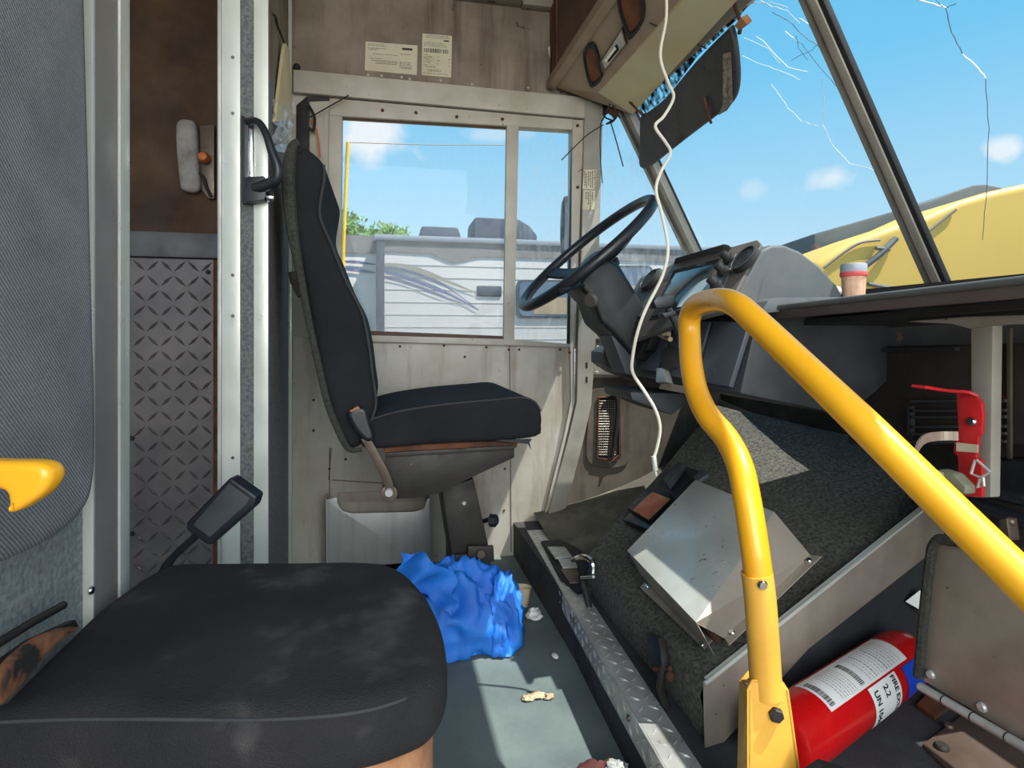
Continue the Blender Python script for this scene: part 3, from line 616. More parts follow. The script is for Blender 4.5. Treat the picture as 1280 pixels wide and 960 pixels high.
# hanger bag on the partition
t = thing('hanging_bag', 'cream garment bag in clear film hanging on the partition by the door', 'bag', P(350, 190, Y=1.55))
mb = MB(); mb.prism([P(353, 52, Y=1.66), P(358, 62, Y=1.70), P(363, 150, Y=1.80), P(340, 152, Y=1.45), P(350, 70, Y=1.6)], V((.008, 0, 0))); obj('cloth', mb, 'console', t, bevel=.002)
mb = MB(); rings = []
for i in range(9):
    y = 125 + i * 8
    rings.append([P(337 + 26 * k / 8 + random.uniform(-.6, .6), y + random.uniform(-2, 2), Y=1.44 + k * .045) + V((random.uniform(0, .02), 0, 0)) for k in range(9)])
mb.loft(rings, cap=False, closed=False); obj('clear_film', mb, M['plastic'], t)
mb = MB(); mb.tube([P(336, 18, Y=1.42), P(344, 20, Y=1.5), P(347, 32, Y=1.55), P(354, 50, Y=1.64), P(358, 62, Y=1.68)], .003, n=6); obj('hanger_hook', mb, 'rubber', t, smooth=True)
# ================================================================== WALL SLOT (left of window): door latch column
t = thing('door_latch_column', 'black latch bar with an orange wire beside the side window', 'latch', P(385, 200, Y=YW - .02))
mb = MB(); mb.prism(PY([(371, 133), (384, 122), (386, 205), (371, 205)], YW - .001), -Y_ * .012); obj('latch_bar', mb, 'rubber', t, bevel=.002)
mb = MB(); mb.prism(PY([(384, 122), (412, 123), (412, 126), (387, 127), (387, 205), (384, 205)], YW - .001), -Y_ * .008); obj('latch_channel', mb, 'blackmet', t)
mb = MB(); mb.tube([P(a, b, Y=YW - .03) for a, b in ((388, 150), (394, 158), (398, 175), (400, 196))], .003, n=6); obj('orange_wire', mb, 'orange', t, smooth=True)
mb = MB(); mb.tube([P(a, b, Y=YW - .03) for a, b in ((386, 132), (393, 146), (392, 162), (386, 160))], .005, n=6); obj('black_lead', mb, 'rubber', t, smooth=True)
mb = MB(); mb.tube([P(387, 147, Y=YW - .035), P(410, 134, Y=YW - .04), P(436, 119, Y=YW - .045)], .0022, n=6); obj('cable_tie', mb, 'rubber', label='thin black cable tie sticking out at the top left of the side window', cat='wire', smooth=True)
mb = MB(); mb.ball(P(371, 84, Y=YW - .02), .012); obj('door_bumper', mb, 'rubber', label='small round black rubber bumper at the left end of the cream rail', cat='bumper', smooth=True)
# ================================================================== CARGO FIXTURE
YF = YC
t = thing('wall_fixture', 'grey cloth covered lamp fixture on the dark cargo wall', 'lamp', P(245, 235, Y=YF))
mb = MB(); pillow(mb, [P(a, b, Y=YF - .04) for a, b in ((220, 152), (234, 148), (244, 156), (247, 200), (248, 236), (228, 237), (223, 225), (219, 180))], Y_ * .035, .012, sub=4, steps=3); obj('padded_cover', mb, 'glove', t, smooth=True)
mb = MB(); mb.prism(PY([(252, 160), (270, 158), (270, 250), (262, 250), (252, 236)], YF - .002), -Y_ * .02); obj('lamp_bracket', mb, 'greymet', t, bevel=.003)
mb = MB(); mb.lathe([(.016, 0), (.018, .012), (.012, .026), (0, .03)], P(256, 198, Y=YF - .03), -Y_, 16); obj('orange_lens', mb, 'orange', t, smooth=True)
mb = MB(); mb.tube([P(a, b, Y=YF - .03) for a, b in ((246, 215), (254, 222), (258, 234), (264, 246))], .005, n=8); obj('lamp_arm', mb, 'blackmet', t, smooth=True)
# ================================================================== DRIVER SEAT
YN, YFar = 1.38, 1.86
t = thing('driver_seat', 'black fabric driver seat on a metal pedestal', 'seat', P(590, 700, Y=1.62))
bk = [(366, 186), (376, 181), (392, 190), (405, 206), (405, 225), (400, 255), (401, 275), (414, 305), (432, 350), (452, 390), (461, 430), (466, 470), (470, 505), (462, 530), (452, 556), (436, 560), (420, 535), (404, 480), (392, 420), (380, 350), (368, 290), (362, 235)]
def shear(pts): return pts
mb = MB(); pillow(mb, PY(bk, YN), Y_ * (YFar - YN), .022, sub=3, steps=4, crown=.0); obj('backrest', mb, 'blackfab', t, smooth=True)
mb = MB(); mb.tube(PY(bk[3:14], YN + .006), .003, n=6); obj('backrest_piping', mb, 'seam', t, smooth=True)
mb = MB(); ed = [(374, 178), (366, 183), (361, 210), (361, 240), (366, 290), (375, 340), (386, 400), (398, 455), (410, 505), (424, 540), (436, 561), (452, 562)]
mb.tube(PY(ed, YN + .004), [.008, .011, .015, .015, .013, .009, .008, .008, .008, .008, .007, .005], n=8); 
obj('backrest_edge', mb, 'trimfuzz', t, smooth=True)
mb = MB(); bb = [(371, 184), (362, 186), (358, 215), (358, 245), (364, 295), (374, 350), (386, 410), (398, 465), (414, 520), (432, 557), (440, 555), (420, 500), (400, 420), (385, 340), (374, 280)]
mb.prism(PY(bb, YN + .03), Y_ * .42); obj('back_shell', mb, 'trimfuzz', t, bevel=.003)
cu = [(452, 538), (462, 524), (500, 513), (560, 504), (615, 499), (650, 496), (668, 501), (677, 515), (678, 532), (670, 547), (600, 553), (530, 557), (470, 562), (452, 558)]
mb = MB(); pillow(mb, PY(cu, YN), Y_ * (YFar - YN), .016, sub=3, steps=4); obj('seat_cushion', mb, 'blackfab', t, smooth=True)
mb = MB(); mb.tube(PY([(462, 525), (500, 514), (560, 505), (615, 500), (652, 497), (668, 502), (676, 514)], YN + .006), .0025, n=6); obj('cushion_piping', mb, 'seam', t, smooth=True)
mb = MB(); mb.prism(PY([(480, 558), (560, 553), (648, 551), (646, 560), (480, 567)], YN + .02), Y_ * .42); obj('seat_pan', mb, 'rust', t, bevel=.003)
mb = MB(); mb.prism(PY([(615, 550), (665, 549), (662, 553), (664, 562), (660, 555), (640, 553)], YN + .01), Y_ * .004); obj('torn_fabric', mb, 'seam', t)
def side(Y): 
    mb = MB(); mb.prism(PY([(482, 568), (560, 562), (643, 558), (643, 572), (600, 592), (548, 617), (520, 623), (486, 624), (478, 612)], Y), Y_ * .006); return mb
obj('side_bracket', side(YN + .02), 'blackmet', t, bevel=.002); mb = MB().prism([p + V((0, 0, 0)) for p in [V((P(482, 568, Y=YN + .02).x, 0, P(482, 568, Y=YN + .02).z))]] * 0 + [P(482, 568, Y=YN + .02) + Y_ * .4, P(560, 562, Y=YN + .02) + Y_ * .4, P(643, 558, Y=YN + .02) + Y_ * .4, P(643, 572, Y=YN + .02) + Y_ * .4, P(600, 592, Y=YN + .02) + Y_ * .4, P(548, 617, Y=YN + .02) + Y_ * .4, P(486, 624, Y=YN + .02) + Y_ * .4], Y_ * .006)
obj('side_bracket', mb, 'blackmet', t)
mb = MB(); mb.prism(PY([(482, 566), (643, 557), (643, 562), (482, 572)], YN + .012), Y_ * .43); obj('bracket_flange', mb, 'blackmet', t, bevel=.002)
mb = MB(); a0, a1 = P(566, 604, Y=1.54), P(588, 604, Y=1.54); b0, b1 = P(567, 700, Y=1.54), P(611, 695, Y=1.54)
a0, a1 = P(552, 612, Y=1.52), P(592, 598, Y=1.52)
mb.hexa([P(566, 700, Y=1.52), P(613, 693, Y=1.52), P(613, 693, Y=1.52) + Y_ * .2, P(566, 700, Y=1.52) + Y_ * .2, a0, a1, a1 + Y_ * .2, a0 + Y_ * .2]); obj('pedestal', mb, 'blackmet', t, bevel=.004)
zb = P(600, 702, Y=1.52).z
mb = MB(); mb.prism(PY([(585, 683), (617, 683), (618, 702), (585, 702)], 1.49), Y_ * .012); obj('pedestal_foot', mb, 'blackmet', t, bevel=.002)
mb = MB(); mb.box((P(560, 700, Y=1.52).x, 1.44, 0), (P(628, 700, Y=1.52).x, 1.78, .014)); mb.box((P(568, 700, Y=1.52).x, 1.50, .012), (P(612, 700, Y=1.52).x, 1.74, zb + .03)); obj('base_plate', mb, 'blackmet', t, bevel=.003)
bolt('bolt', P(601, 692, Y=1.49), -Y_, .014, 'greymet', t); bolt('bolt', P(580, 629, Y=1.52), -Y_, .006, 'alu', t)
mb = MB(); mb.tube([P(603, 652, Y=1.55), P(612, 649, Y=1.5)], .006, smooth=False); mb.lathe([(.006, 0), (.017, .003), (.017, .02), (.008, .026)], P(611, 650, Y=1.5), (1, -.5, 0), 7); obj('adjuster_knob', mb, 'blackpl', t)
mb = MB(); mb.ribbon([P(457, 548, Y=YN - .02), P(480, 590, Y=YN - .015), P(489, 617, Y=YN - .01)], (.022, 0, 0), .008, smooth=True); mb.lathe([(.02, 0), (.02, .01)], P(486, 616, Y=YN - .004), -Y_, 16); obj('recline_lever', mb, 'greymet', t, bevel=.002)
bolt('pivot_bolt', P(486, 616, Y=YN - .014), -Y_, .011, 'alu', t)
mb = MB(); pillow(mb, PY([(434, 517), (448, 509), (458, 512), (463, 530), (468, 548), (457, 552), (442, 536)], YN - .035), Y_ * .026, .009, sub=3, steps=3); obj('lever_grip', mb, 'blackpl', t, smooth=True)
mb = MB(); mb.prism(PY([(436, 514), (447, 508), (451, 511), (441, 516)], YN - .034), Y_ * .02); obj('worn_tip', mb, 'foam', t, bevel=.002, label='worn pink end of the lever grip')
mb = MB(); mb.prism(PY([(360, 340), (372, 338), (380, 368), (372, 372), (362, 352)], 1.6), Y_ * .03); obj('mount_tab', mb, 'blackmet', t, bevel=.003)
# ---- document bin on the side wall
t = thing('wall_bin', 'aluminium document bin with a cut out front, low on the side wall', 'bin', P(470, 697, Y=YW - .06))
YBn = YW - .08
mb = MB(); mb.prism(PY([(406, 625), (421, 622), (422, 630), (428, 639), (440, 642), (518, 640), (530, 636), (534, 624), (537, 622), (537, 712), (405, 712)], YBn), Y_ * .003); obj('bin_front', mb, 'alu', t, bevel=.001)
for px in (406, 537):
    a, b = P(px, 624, Y=YBn), P(px, 712, Y=YBn); mb = MB(); mb.hexa([b, b + X_ * .003, b + X_ * .003 + Y_ * .078, b + Y_ * .078, a, a + X_ * .003, a + X_ * .003 + Y_ * .078, a + Y_ * .078]); obj('bin_side', mb, 'alu', t)
a, b = P(406, 712, Y=YBn), P(537, 712, Y=YBn); mb = MB(); mb.box(a, b + V((0, .078, .003))); obj('bin_bottom', mb, 'alu', t)
mb = MB(); mb.prism(PY([(421, 616), (535, 612), (535, 626), (421, 628)], YW - .006), Y_ * .004); obj('bin_back', mb, 'aluwarm', t)
mb = MB(); mb.box(P(406, 712, Y=YBn) + V((0, .005, -.0)), V((P(537, 712, Y=YBn).x, YW, 0))); obj('bin_foot', mb, 'aluwarm', t)
# ================================================================== PASSENGER SEAT
ZC = .44
t = thing('passenger_seat', 'worn black cushion passenger seat with grey backrest in the foreground', 'seat', (-.13, .75, 0))
out = [(-30, 895), (-5, 868), (40, 808), (105, 756), (185, 712), (230, 699), (330, 697), (460, 697), (500, 704), (532, 730), (552, 768), (559, 815), (545, 848), (505, 868), (440, 884), (330, 893), (180, 893), (60, 892)]
pl_ = [P(a, b, Z=ZC) for a, b in out]
for p in pl_: p.x = max(p.x, -.378)
mb = MB(); 
pillow(mb, [V((p.x, p.y, ZC - .075)) for p in pl_], Z_ * .075, .028, sub=4, steps=6, crown=.004)
for v_ in mb.v:   # soft puckers
    v_.z += .004 * noise.noise(v_ * 9) * (1 if v_.z > ZC - .05 else 0)
obj('seat_cushion', mb, 'blackfab2', t, smooth=True)
mb = MB(); sm = [V((p.x, p.y, 0)) for p in pl_]; cen = sum(sm, V()) / len(sm)
mb.tube([V((p.x, p.y, ZC - .0105)) + (cen - p).normalized() * .009 for p in [sm[i] for i in (12, 13, 14, 15, 16, 17, 0)]], .0022, n=6); obj('cushion_seam', mb, 'seam', t, smooth=True)
mb = MB(); pillow(mb, [V((cen.x + (p.x - cen.x) * .93, cen.y + (p.y - cen.y) * .93, ZC - .15)) for p in pl_], Z_ * .078, .012, sub=3, steps=3); obj('foam_base', mb, 'foam', t, smooth=True)
mb = MB(); mb.box((-.33, .60, .245), (.0, .92, .275)); mb.box((-.24, .66, 0), (-.05, .86, .25)); obj('seat_stand', mb, 'blackmet', t, bevel=.005)
XBk = -.33
bo = [(-90, -220), (60, -220), (108, -190), (112, -100), (113, 0), (118, 200), (123, 400), (126, 520), (124, 595), (112, 640), (80, 672), (40, 694), (-10, 712), (-90, 722), (-160, 715), (-200, 600), (-220, 300), (-210, -100)]
mb = MB(); pillow(mb, [P(a, b, X=XBk) for a, b in bo], -X_ * .052, .02, sub=3, steps=4, crown=0); obj('backrest', mb, 'fabg', t, smooth=True)
mb = MB(); mb.tube([P(-20, 815, X=-.37), P(40, 778, X=-.37), P(80, 756, X=-.37)], .005, n=8, smooth=False); mb.prism([P(a, b, X=-.365) for a, b in ((-20, 835), (30, 800), (85, 775), (90, 784), (40, 812), (-20, 870))], V((.008, 0, 0))); obj('hinge_bar', mb, 'blackmet', t, bevel=.002)
mb = MB(); pillow(mb, [P(a, b, X=-.35) for a, b in ((22, 806), (58, 788), (84, 786), (52, 812), (26, 842), (4, 868), (-20, 884), (-20, 850))], X_ * .012, .005, sub=3, steps=3); obj('torn_foam', mb, 'darkfoam', t, smooth=True, label='torn stained foam showing beside the hinge')
# seat belt buckle
t = thing('belt_buckle', 'black seat belt buckle standing up beyond the passenger cushion', 'buckle', P(215, 705, D=.98))
c = P(276, 640, D=.98); u = (P(300, 612, D=.98) - P(240, 672, D=.98)).normalized(); s = FW.cross(u).normalized()
mb = MB(); mb.prism([P(287, 597, D=.965), P(321, 621, D=.965), P(317, 634, D=.965), P(263, 682, D=.965), P(256, 680, D=.965), P(232, 662, D=.965), P(233, 653, D=.965)], FW * .03); obj('buckle_body', mb, 'blackpl', t, bevel=.005, seg=3)
mb = MB(); mb.prism([P(286, 604, D=.963), P(312, 623, D=.963), P(309, 630, D=.963), P(262, 672, D=.963), P(241, 656, D=.963)], FW * .004); obj('buckle_face', mb, 'dashd', t, bevel=.0015)
mb = MB(); mb.ribbon([P(248, 668, D=.985), P(232, 682, D=.985), P(212, 702, D=.99), P(190, 740, D=1.0)], V((.012, 0, .012)) * 1.6, .012); obj('buckle_stalk', mb, 'blackpl', t, bevel=.002)
# blurry yellow armrest end at far left
t_pts = [(-60, 590, .030), (-10, 596, .026), (20, 598, .026), (42, 602, .024), (52, 610, .016)]
t = thing('door_pull', 'yellow hooked pull handle poking in at the left edge of the view', 'handle', P(-40, 640, D=.42))
mb = MB(); pillow(mb, [P(a, b, D=.42) for a, b in ((-80, 578), (0, 578), (40, 579), (56, 586), (60, 600), (50, 618), (32, 632), (14, 642), (8, 640), (6, 622), (-2, 614), (-30, 612), (-80, 612))], FW * .02, .006, sub=3, steps=3); obj('handle_bar', mb, 'yellow', t, smooth=True)
mb = MB(); mb.tube([P(-80, 595, D=.43), P(-150, 595, D=.45)], .012, smooth=False); obj('handle_stem', mb, 'yellow', t, smooth=True)
# ================================================================== STEP EDGE (tread plate angle) and riser
Rz = ZP + .003
q0, q1 = P(660, 663, Z=Rz), P(838, 968, Z=Rz)
dr = (q1 - q0).normalized(); q1 = q1 + dr * .25; inn = V((-dr.y, dr.x, 0)); inn = inn if inn.x > 0 else -inn
t = thing('step_edge', 'bright tread plate angle strip along the raised step', 'step edge', (q0 + q1) / 2 - Z_ * .05)
L_ = (q1 - q0).length; wd = .055
mb = MB(); mb.prism([q0, q1, q1 + inn * wd, q0 + inn * wd], -Z_ * .003); studs(mb, q0 + inn * .004, (q1 - q0), inn * (wd - .008), 46, 2, .011, .003, .0025); obj('top_flange', mb, 'dplate', t)
mb = MB(); out_ = -inn * .004; a, b = q0 + out_, q1 + out_
mb.prism([a, b, b - Z_ * .05, a - Z_ * .05], -out_.normalized() * -.0035 * -1); studs(mb, a, (b - a), -Z_ * .048, 46, 2, .011, .003, -.0025 if (b - a).cross(-Z_).dot(inn) > 0 else .0025); obj('front_flange', mb, 'dplate', t)
for k in (.18, .42, .44, .7): bolt('screw', a + (b - a) * k - Z_ * .02, -inn, .006, 'greymet', t)
# riser face
mb = MB(); mb.prism([V((q0.x - .001, q0.y, ZP - .03)), V((q1.x, q1.y, ZP - .03)), V((q1.x, q1.y, .0)), V((q0.x, q0.y, .0))], inn * .02 + V((0, 0, 0))); mb.v = [v + inn * .001 for v in mb.v]; struct('trim_6', mb, 'riser', 'dark riser below the tread plate step edge', 'riser')
# ================================================================== ENGINE COVER
EA = P(735, 692, Z=.23); ED = P(880, 852, Z=.23)
EC = P(1168, 632, Y=1.05); EB = P(868, 540, X=.98)
t = thing('engine_cover', 'charcoal carpeted engine cover sloping up under the dash', 'engine cover', ((EA + ED) / 2).x and V((.75, 1.2, ZP)))
n_e = (ED - EA).cross(EB - EA).normalized(); n_e = n_e if n_e.z > 0 else -n_e
# bilinear sloped top continuing under dash, vertical sides
def EP(s, q): return EA.lerp(EB, q).lerp(ED.lerp(EC, q), s)
rings = []
NQ = 14; NS = 14
mb = MB()
tops = [[EP(i / NS, j / NQ * 1.28) + n_e * (.012 * noise.noise(EP(i / NS, j / NQ) * 5)) for i in range(NS + 1)] for j in range(NQ + 1)]
for row in tops:
    for p in row: p.x = min(p.x, 1.285); p.y = min(p.y, 2.04)
mb.loft(tops, cap=False, closed=False)
obj('sloped_top', mb, 'carpete', t, smooth=True)
mb = MB(); z0 = ZP + .002
rim = [EP(i / NS, 0) + n_e * (.012 * noise.noise(EP(i / NS, 0) * 5)) for i in range(NS + 1)]
mb.loft([rim, [V((p.x - .008, p.y, p.z - .02)) for p in rim], [V((p.x + .01, p.y, z0)) for p in rim]], cap=False, closed=False); obj('rear_face', mb, 'carpete', t, smooth=True)
rimn = [tops[j][NS] for j in range(NQ + 1)]
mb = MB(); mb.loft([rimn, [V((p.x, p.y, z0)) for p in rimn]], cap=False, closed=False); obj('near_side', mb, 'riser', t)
rimf = [tops[j][0] for j in range(NQ + 1)]
mb = MB(); mb.loft([rimf, [V((p.x, p.y + .0, z0)) for p in rimf]], cap=False, closed=False); obj('far_side', mb, 'carpete', t)
# aluminium kick plate on the near side
sd = (EC - ED); sh = V((sd.x, sd.y, 0)).normalized(); on = V((sh.y, -sh.x, 0)); on = on if on.y < 0 else -on
SPn = (ED + on * .006, on)
def KS(px, py): return P(px, py, pl=SPn)
kp = [KS(880, 853), KS(1172, 622), KS(1180, 616), KS(1180, 680), KS(1168, 688), KS(1010, 812), KS(905, 928), KS(882, 935)]
mb = MB(); mb.prism(kp, -on * .003); obj('kick_plate', mb, 'aluwarm', t, bevel=.001)
mb = MB(); mb.ribbon([KS(884, 850) , KS(1172, 620)], on * .012, .004, smooth=False); mb.tube([KS(880, 853) + on * .003, KS(1172, 621) + on * .003], .0035, smooth=False); obj('plate_edge', mb, 'alubright', t)
# ---- metal guard box on the engine cover
EPL = (EA, n_e)
def EO(px, py, off=0): return P(px, py, pl=(EA + n_e * off, n_e))
t = thing('metal_cover_box', 'scratched folded aluminium cover box screwed on the carpeted engine cover', 'metal box', EO(880, 720))
hb = .075
T = [EO(783, 682, hb), EO(868, 599, hb), EO(968, 645, hb), EO(889, 776, hb)]   # top corners: left, far, right, near
T = [EO(784, 688, hb), EO(869, 600, hb), EO(968, 640, hb), EO(870, 778, hb)]
B_near = [EO(802, 735), EO(880, 812), EO(910, 806), EO(1026, 694), ]
mb = MB(); mb.prism(T, -n_e * .003); obj('box_top', mb, 'boxtop', t, bevel=.001)
mb = MB(); r0, r1 = T[2], T[3]; g0, g1 = EO(1013, 694, .004), EO(905, 797, .004); mb.prism([r0, r1, g1, g0], -n_e * .002); obj('box_side', mb, 'boxside', t)
mb = MB(); mb.prism([g0, g1, EO(911, 806, .004), EO(1027, 695, .004)], -n_e * .002); obj('box_flange', mb, 'boxside', t)
l0, l1 = T[0], T[3]; h0, h1 = EO(803, 728, .004), EO(880, 800, .004)
mb = MB(); mb.prism([l0, l1, T[3] - n_e * .07, T[0] - n_e * .07], V((.002, .002, 0))); obj('box_side', mb, 'boxside', t)
mb = MB(); mb.prism([EO(806, 727, .004), EO(800, 734, .004), EO(880, 811, .004), EO(890, 800, .004)], -n_e * .002); obj('box_flange', mb, 'aluwarm', t)
mb = MB(); mb.prism([T[0], T[1], T[1] - n_e * .07, T[0] - n_e * .07], V((.002, .002, 0))); obj('box_side', mb, 'boxside', t)
mb = MB(); mb.prism([T[1], T[2], T[2] - n_e * .07, T[1] - n_e * .07], V((.002, .002, 0))); obj('box_side', mb, 'boxside', t)
for a in ((1011, 701), (915, 791), (809, 733), (878, 806)): bolt('screw', EO(a[0], a[1], .004), n_e, .006, 'chrome', t)
mb = MB(); mb.prism([EO(862, 757, hb - .004), EO(897, 797, hb * .3), EO(896, 803, hb * .2), EO(859, 762, hb * .8)], V((.002, -.003, 0))); obj('rusty_gap', mb, 'rust', t)
# ---- black clip tray with old label beside the metal box
t = thing('parts_tray', 'black plastic tray holding a faded orange labelled book, left of the metal box', 'tray', EO(815, 640))
mb = MB(); mb.prism([EO(782, 655, .002), EO(848, 584, .002), EO(886, 596, .002), EO(815, 668, .002)], n_e * .014); obj('tray_base', mb, 'blackpl', t, bevel=.003)
mb = MB(); mb.prism([EO(832, 606, .016), EO(852, 583, .016), EO(858, 587, .016), EO(838, 613, .016)], n_e * .02); mb.prism([EO(868, 600, .016), EO(882, 590, .016), EO(888, 597, .016), EO(874, 606, .016)], n_e * .012); obj('tray_clip', mb, 'dashd', t, bevel=.003)
t = thing('log_book', 'faded orange labelled booklet lying on the black plastic tray', 'book', EO(815, 633, .016))
q = [EO(787, 640, .017), EO(815, 612, .017), EO(842, 622, .017), EO(812, 655, .017)]
mb = MB(); mb.prism(q, n_e * .014); obj('book_block', mb, 'blackpl', t, bevel=.002)
mb = MB(); q2 = [EO(791, 638, .032), EO(815, 615, .032), EO(838, 624, .032), EO(811, 650, .032)]; mb.prism(q2, n_e * .0008); obj('cover_label', mb, 'foam', t)
u = (q2[1] - q2[0]); v = (q2[3] - q2[0]); mb = MB()
for k in range(6):
    p = q2[0] + v * (.12 + k * .14) + n_e * .0011
    for j in range(4): mb.quad(p + u * (.1 + j * .22), p + u * (.27 + j * .22), p + u * (.27 + j * .22) + v * .06, p + u * (.1 + j * .22) + v * .06)
obj('printed_text', mb, 'inkred', t)
# latch on rear face of the engine cover
def RF(px, py, off=0): return P(px, py, X=EA.x - .01 - off)
t = thing('hood_latch', 'rusty black hold down latch on the lower end of the engine cover', 'latch', RF(830, 890))
mb = MB(); mb.prism([RF(815, 790), RF(828, 796), RF(838, 822), RF(832, 836), RF(822, 830)], -X_ * .012); obj('latch_plate', mb, 'blackmet', t, bevel=.003)
mb = MB(); mb.tube([RF(826, 800, .015), RF(830, 830, .022), RF(826, 860, .02), RF(834, 884, .01)], [.008, .007, .009, .006], n=8); obj('latch_lever', mb, 'blackmet', t, smooth=True)
mb = MB(); mb.tube([RF(818, 836, .02), RF(838, 836, .02)], .004, smooth=False); mb.ball(RF(838, 845, .02), .009); obj('latch_hook', mb, 'rust', t, smooth=True)
t = thing('hood_latch', 'chrome and black latch by the pedals at the far corner of the engine cover', 'latch', RF(735, 745))
mb = MB(); mb.tube([RF(716, 700, .02), RF(728, 696, .025), (RF(740, 702, .02)), RF(741, 716, .02)], .007, n=8); obj('latch_hook', mb, 'chrome', t, smooth=True)
mb = MB(); mb.tube([RF(732, 706, .02), RF(728, 722, .02), RF(734, 745, .012), RF(738, 770, .01)], [.009, .011, .01, .006], n=8); obj('latch_lever', mb, 'rubber', t, smooth=True)
mb = MB(); mb.tube([RF(727, 722, .03), RF(742, 721, .03)], .004, smooth=False); obj('latch_pin', mb, 'chrome', t, smooth=True)
# pedal plates
t = thing('pedal', 'pale metal pedal plates lying in torn rubber at the far end of the step', 'pedal', P(705, 700, Z=ZP + .01))
mb = MB(); mb.prism([P(a, b, Z=ZP + .022) for a, b in ((684, 683), (706, 683), (715, 695), (694, 697))], -Z_ * .006); obj('pedal_pad', mb, 'alu', t, bevel=.002)
mb = MB(); mb.prism([P(a, b, Z=ZP + .018) for a, b in ((697, 698), (718, 698), (722, 708), (703, 709))], -Z_ * .006); obj('pedal_pad', mb, 'alu', t, bevel=.002)
mb = MB(); mb.prism([P(a, b, Z=ZP + .014) for a, b in ((700, 711), (722, 711), (726, 728), (712, 728))], -Z_ * .006); obj('pedal_pad', mb, 'greymet', t, bevel=.002)
mb = MB(); mb.prism([P(a, b, Z=ZP + .01) for a, b in ((676, 676), (700, 674), (730, 688), (745, 705), (738, 735), (722, 740), (700, 722))], -Z_ * .007); obj('torn_rubber', mb, 'rubber', t, bevel=.002)
# ================================================================== DASHBOARD
t = thing('dashboard', 'grey plastic dashboard with instrument cluster facing the driver', 'dashboard', (.95, 1.3, .5))
YD = 1.07; YE = 1.66
def XZ(l, Y=YD): return [P(a, b, Y=Y) for a, b in l]
# pod: side profile at near end, extruded to far
podn = XZ([(908, 388), (930, 352), (952, 312), (965, 306), (980, 306), (1000, 314), (1024, 332), (1048, 358), (1062, 388)])
mb = MB(); 
p0, p1 = podn[0], podn[3]
podf = [V((p.x, YE, p.z)) for p in podn]
mb.loft([[p for p in podn], [V((p.x, YD + .1, p.z)) for p in podn], podf]); obj('cluster_pod', mb, 'dash', t, bevel=.008, seg=3)
fa, fb = podn[0], podn[3]; fd = (fb - fa); fn = V((-fd.z, 0, fd.x)).normalized(); fn = fn if fn.x < 0 else -fn
FP = (fa, fn)
def PF(px, py, off=0): return P(px, py, pl=(fa + fn * off, fn))
# face bezel
mb = MB(); mb.prism([PF(797, 428), PF(838, 336), PF(852, 330), PF(951, 304), PF(956, 310), PF(911, 392), PF(880, 400)], fn * .012); obj('bezel', mb, 'bezel', t, bevel=.003)
mb = MB(); mb.prism([PF(812, 400, .012), PF(843, 338, .012), PF(899, 324, .012), PF(870, 388, .012)], fn * .002); obj('gauge_recess', mb, 'inkshade', t)
mb = MB(); mb.prism([PF(815, 396, .0142), PF(845, 342, .0142), PF(895, 330, .0142), PF(868, 385, .0142)], fn * .002); obj('gauge_lens', mb, 'gaugeg', t, bevel=.001)
mb = MB(); c = PF(872, 372, .0166); ud = Y_; vd = fd.normalized()
mb.prism([c + ud * (.075 * math.cos(a)) + vd * (.06 * math.sin(a)) for a in [k * math.pi * 2 / 30 for k in range(30)] if .045 * math.sin(a) > -.02], fn * .001); obj('gauge_dial', mb, 'dialw', t)
hd = [PF(836, 337, .0), PF(842, 324, .0), PF(905, 302, .0), PF(915, 308, .0), PF(903, 323, .0)]
mb = MB(); mb.hexa([PF(838, 334), PF(903, 320), PF(903, 320) - fn * .15, PF(838, 334) - fn * .15] + [PF(842, 322, .035), PF(908, 302, .035), PF(912, 300) - fn * .15, PF(846, 316) - fn * .15]); obj('cluster_hood', mb, 'dash', t, bevel=.01, seg=3)
mb = MB(); mb.prism([PF(870, 333.5, .0145), PF(872, 330.5, .0145), PF(882, 328.5, .0145), PF(880, 331.5, .0145)], fn * .001); obj('badge', mb, 'bezel', t)
# switch strip + knobs + vents
mb = MB(); mb.prism([PF(884, 383, .012), PF(910, 325, .012), PF(922, 318, .012), PF(899, 379, .012)], fn * .006); obj('switch_panel', mb, 'dashd', t, bevel=.002)
for (a, b) in ((912, 325), (905, 340), (896, 357)):
    mb = MB(); c = PF(a, b, .018); mb.lathe([(.014, 0), (.014, .008), (.009, .01), (.009, .024), (.004, .026)], c, fn, 14); obj('switch_knob', mb, 'rubber', t, smooth=True)
def vent(a, b, r, nm='air_vent'):
    c = PF(a, b, .012); g = thing(nm, None, None, c); g.parent = t; g.location = c - V(t.location)
    mb = MB(); mb.lathe([(r, 0), (r, .012), (r * .86, .014), (r * .84, .002), (.001, .001)], c, fn, 26); obj('vent_ring', mb, 'rubber', g, smooth=True)
    mb = MB(); mb.lathe([(r * .95, .0135), (r * .97, .0155), (r * .9, .0155), (r * .89, .0135)], c, fn, 26); obj('vent_trim', mb, 'dashd', g, smooth=True)
    mb = MB(); mb.lathe([(r * .83, .0035), (0, .0036)], c, fn, 26); obj('vent_shade', mb, 'inkshade', g)  # flat black disc paints the shade of the hollow vent
    mb = MB()
    for k in (-.45, 0, .45): mb.obox(c + fn * .006 + vd * r * k, Y_ * r * .72, vd * .0015, fn * .004)
    obj('vent_louvre', mb, 'rubber', g)
vent(934, 327, .033); vent(815, 352, .036)
# housing for the far vent
mb = MB(); c = PF(815, 352, .0); mb.lathe([(.045, -.03), (.045, .008), (.04, .0125), (.001, .012)], c, fn, 26); obj('vent_housing', mb, 'dashd', t, smooth=True)
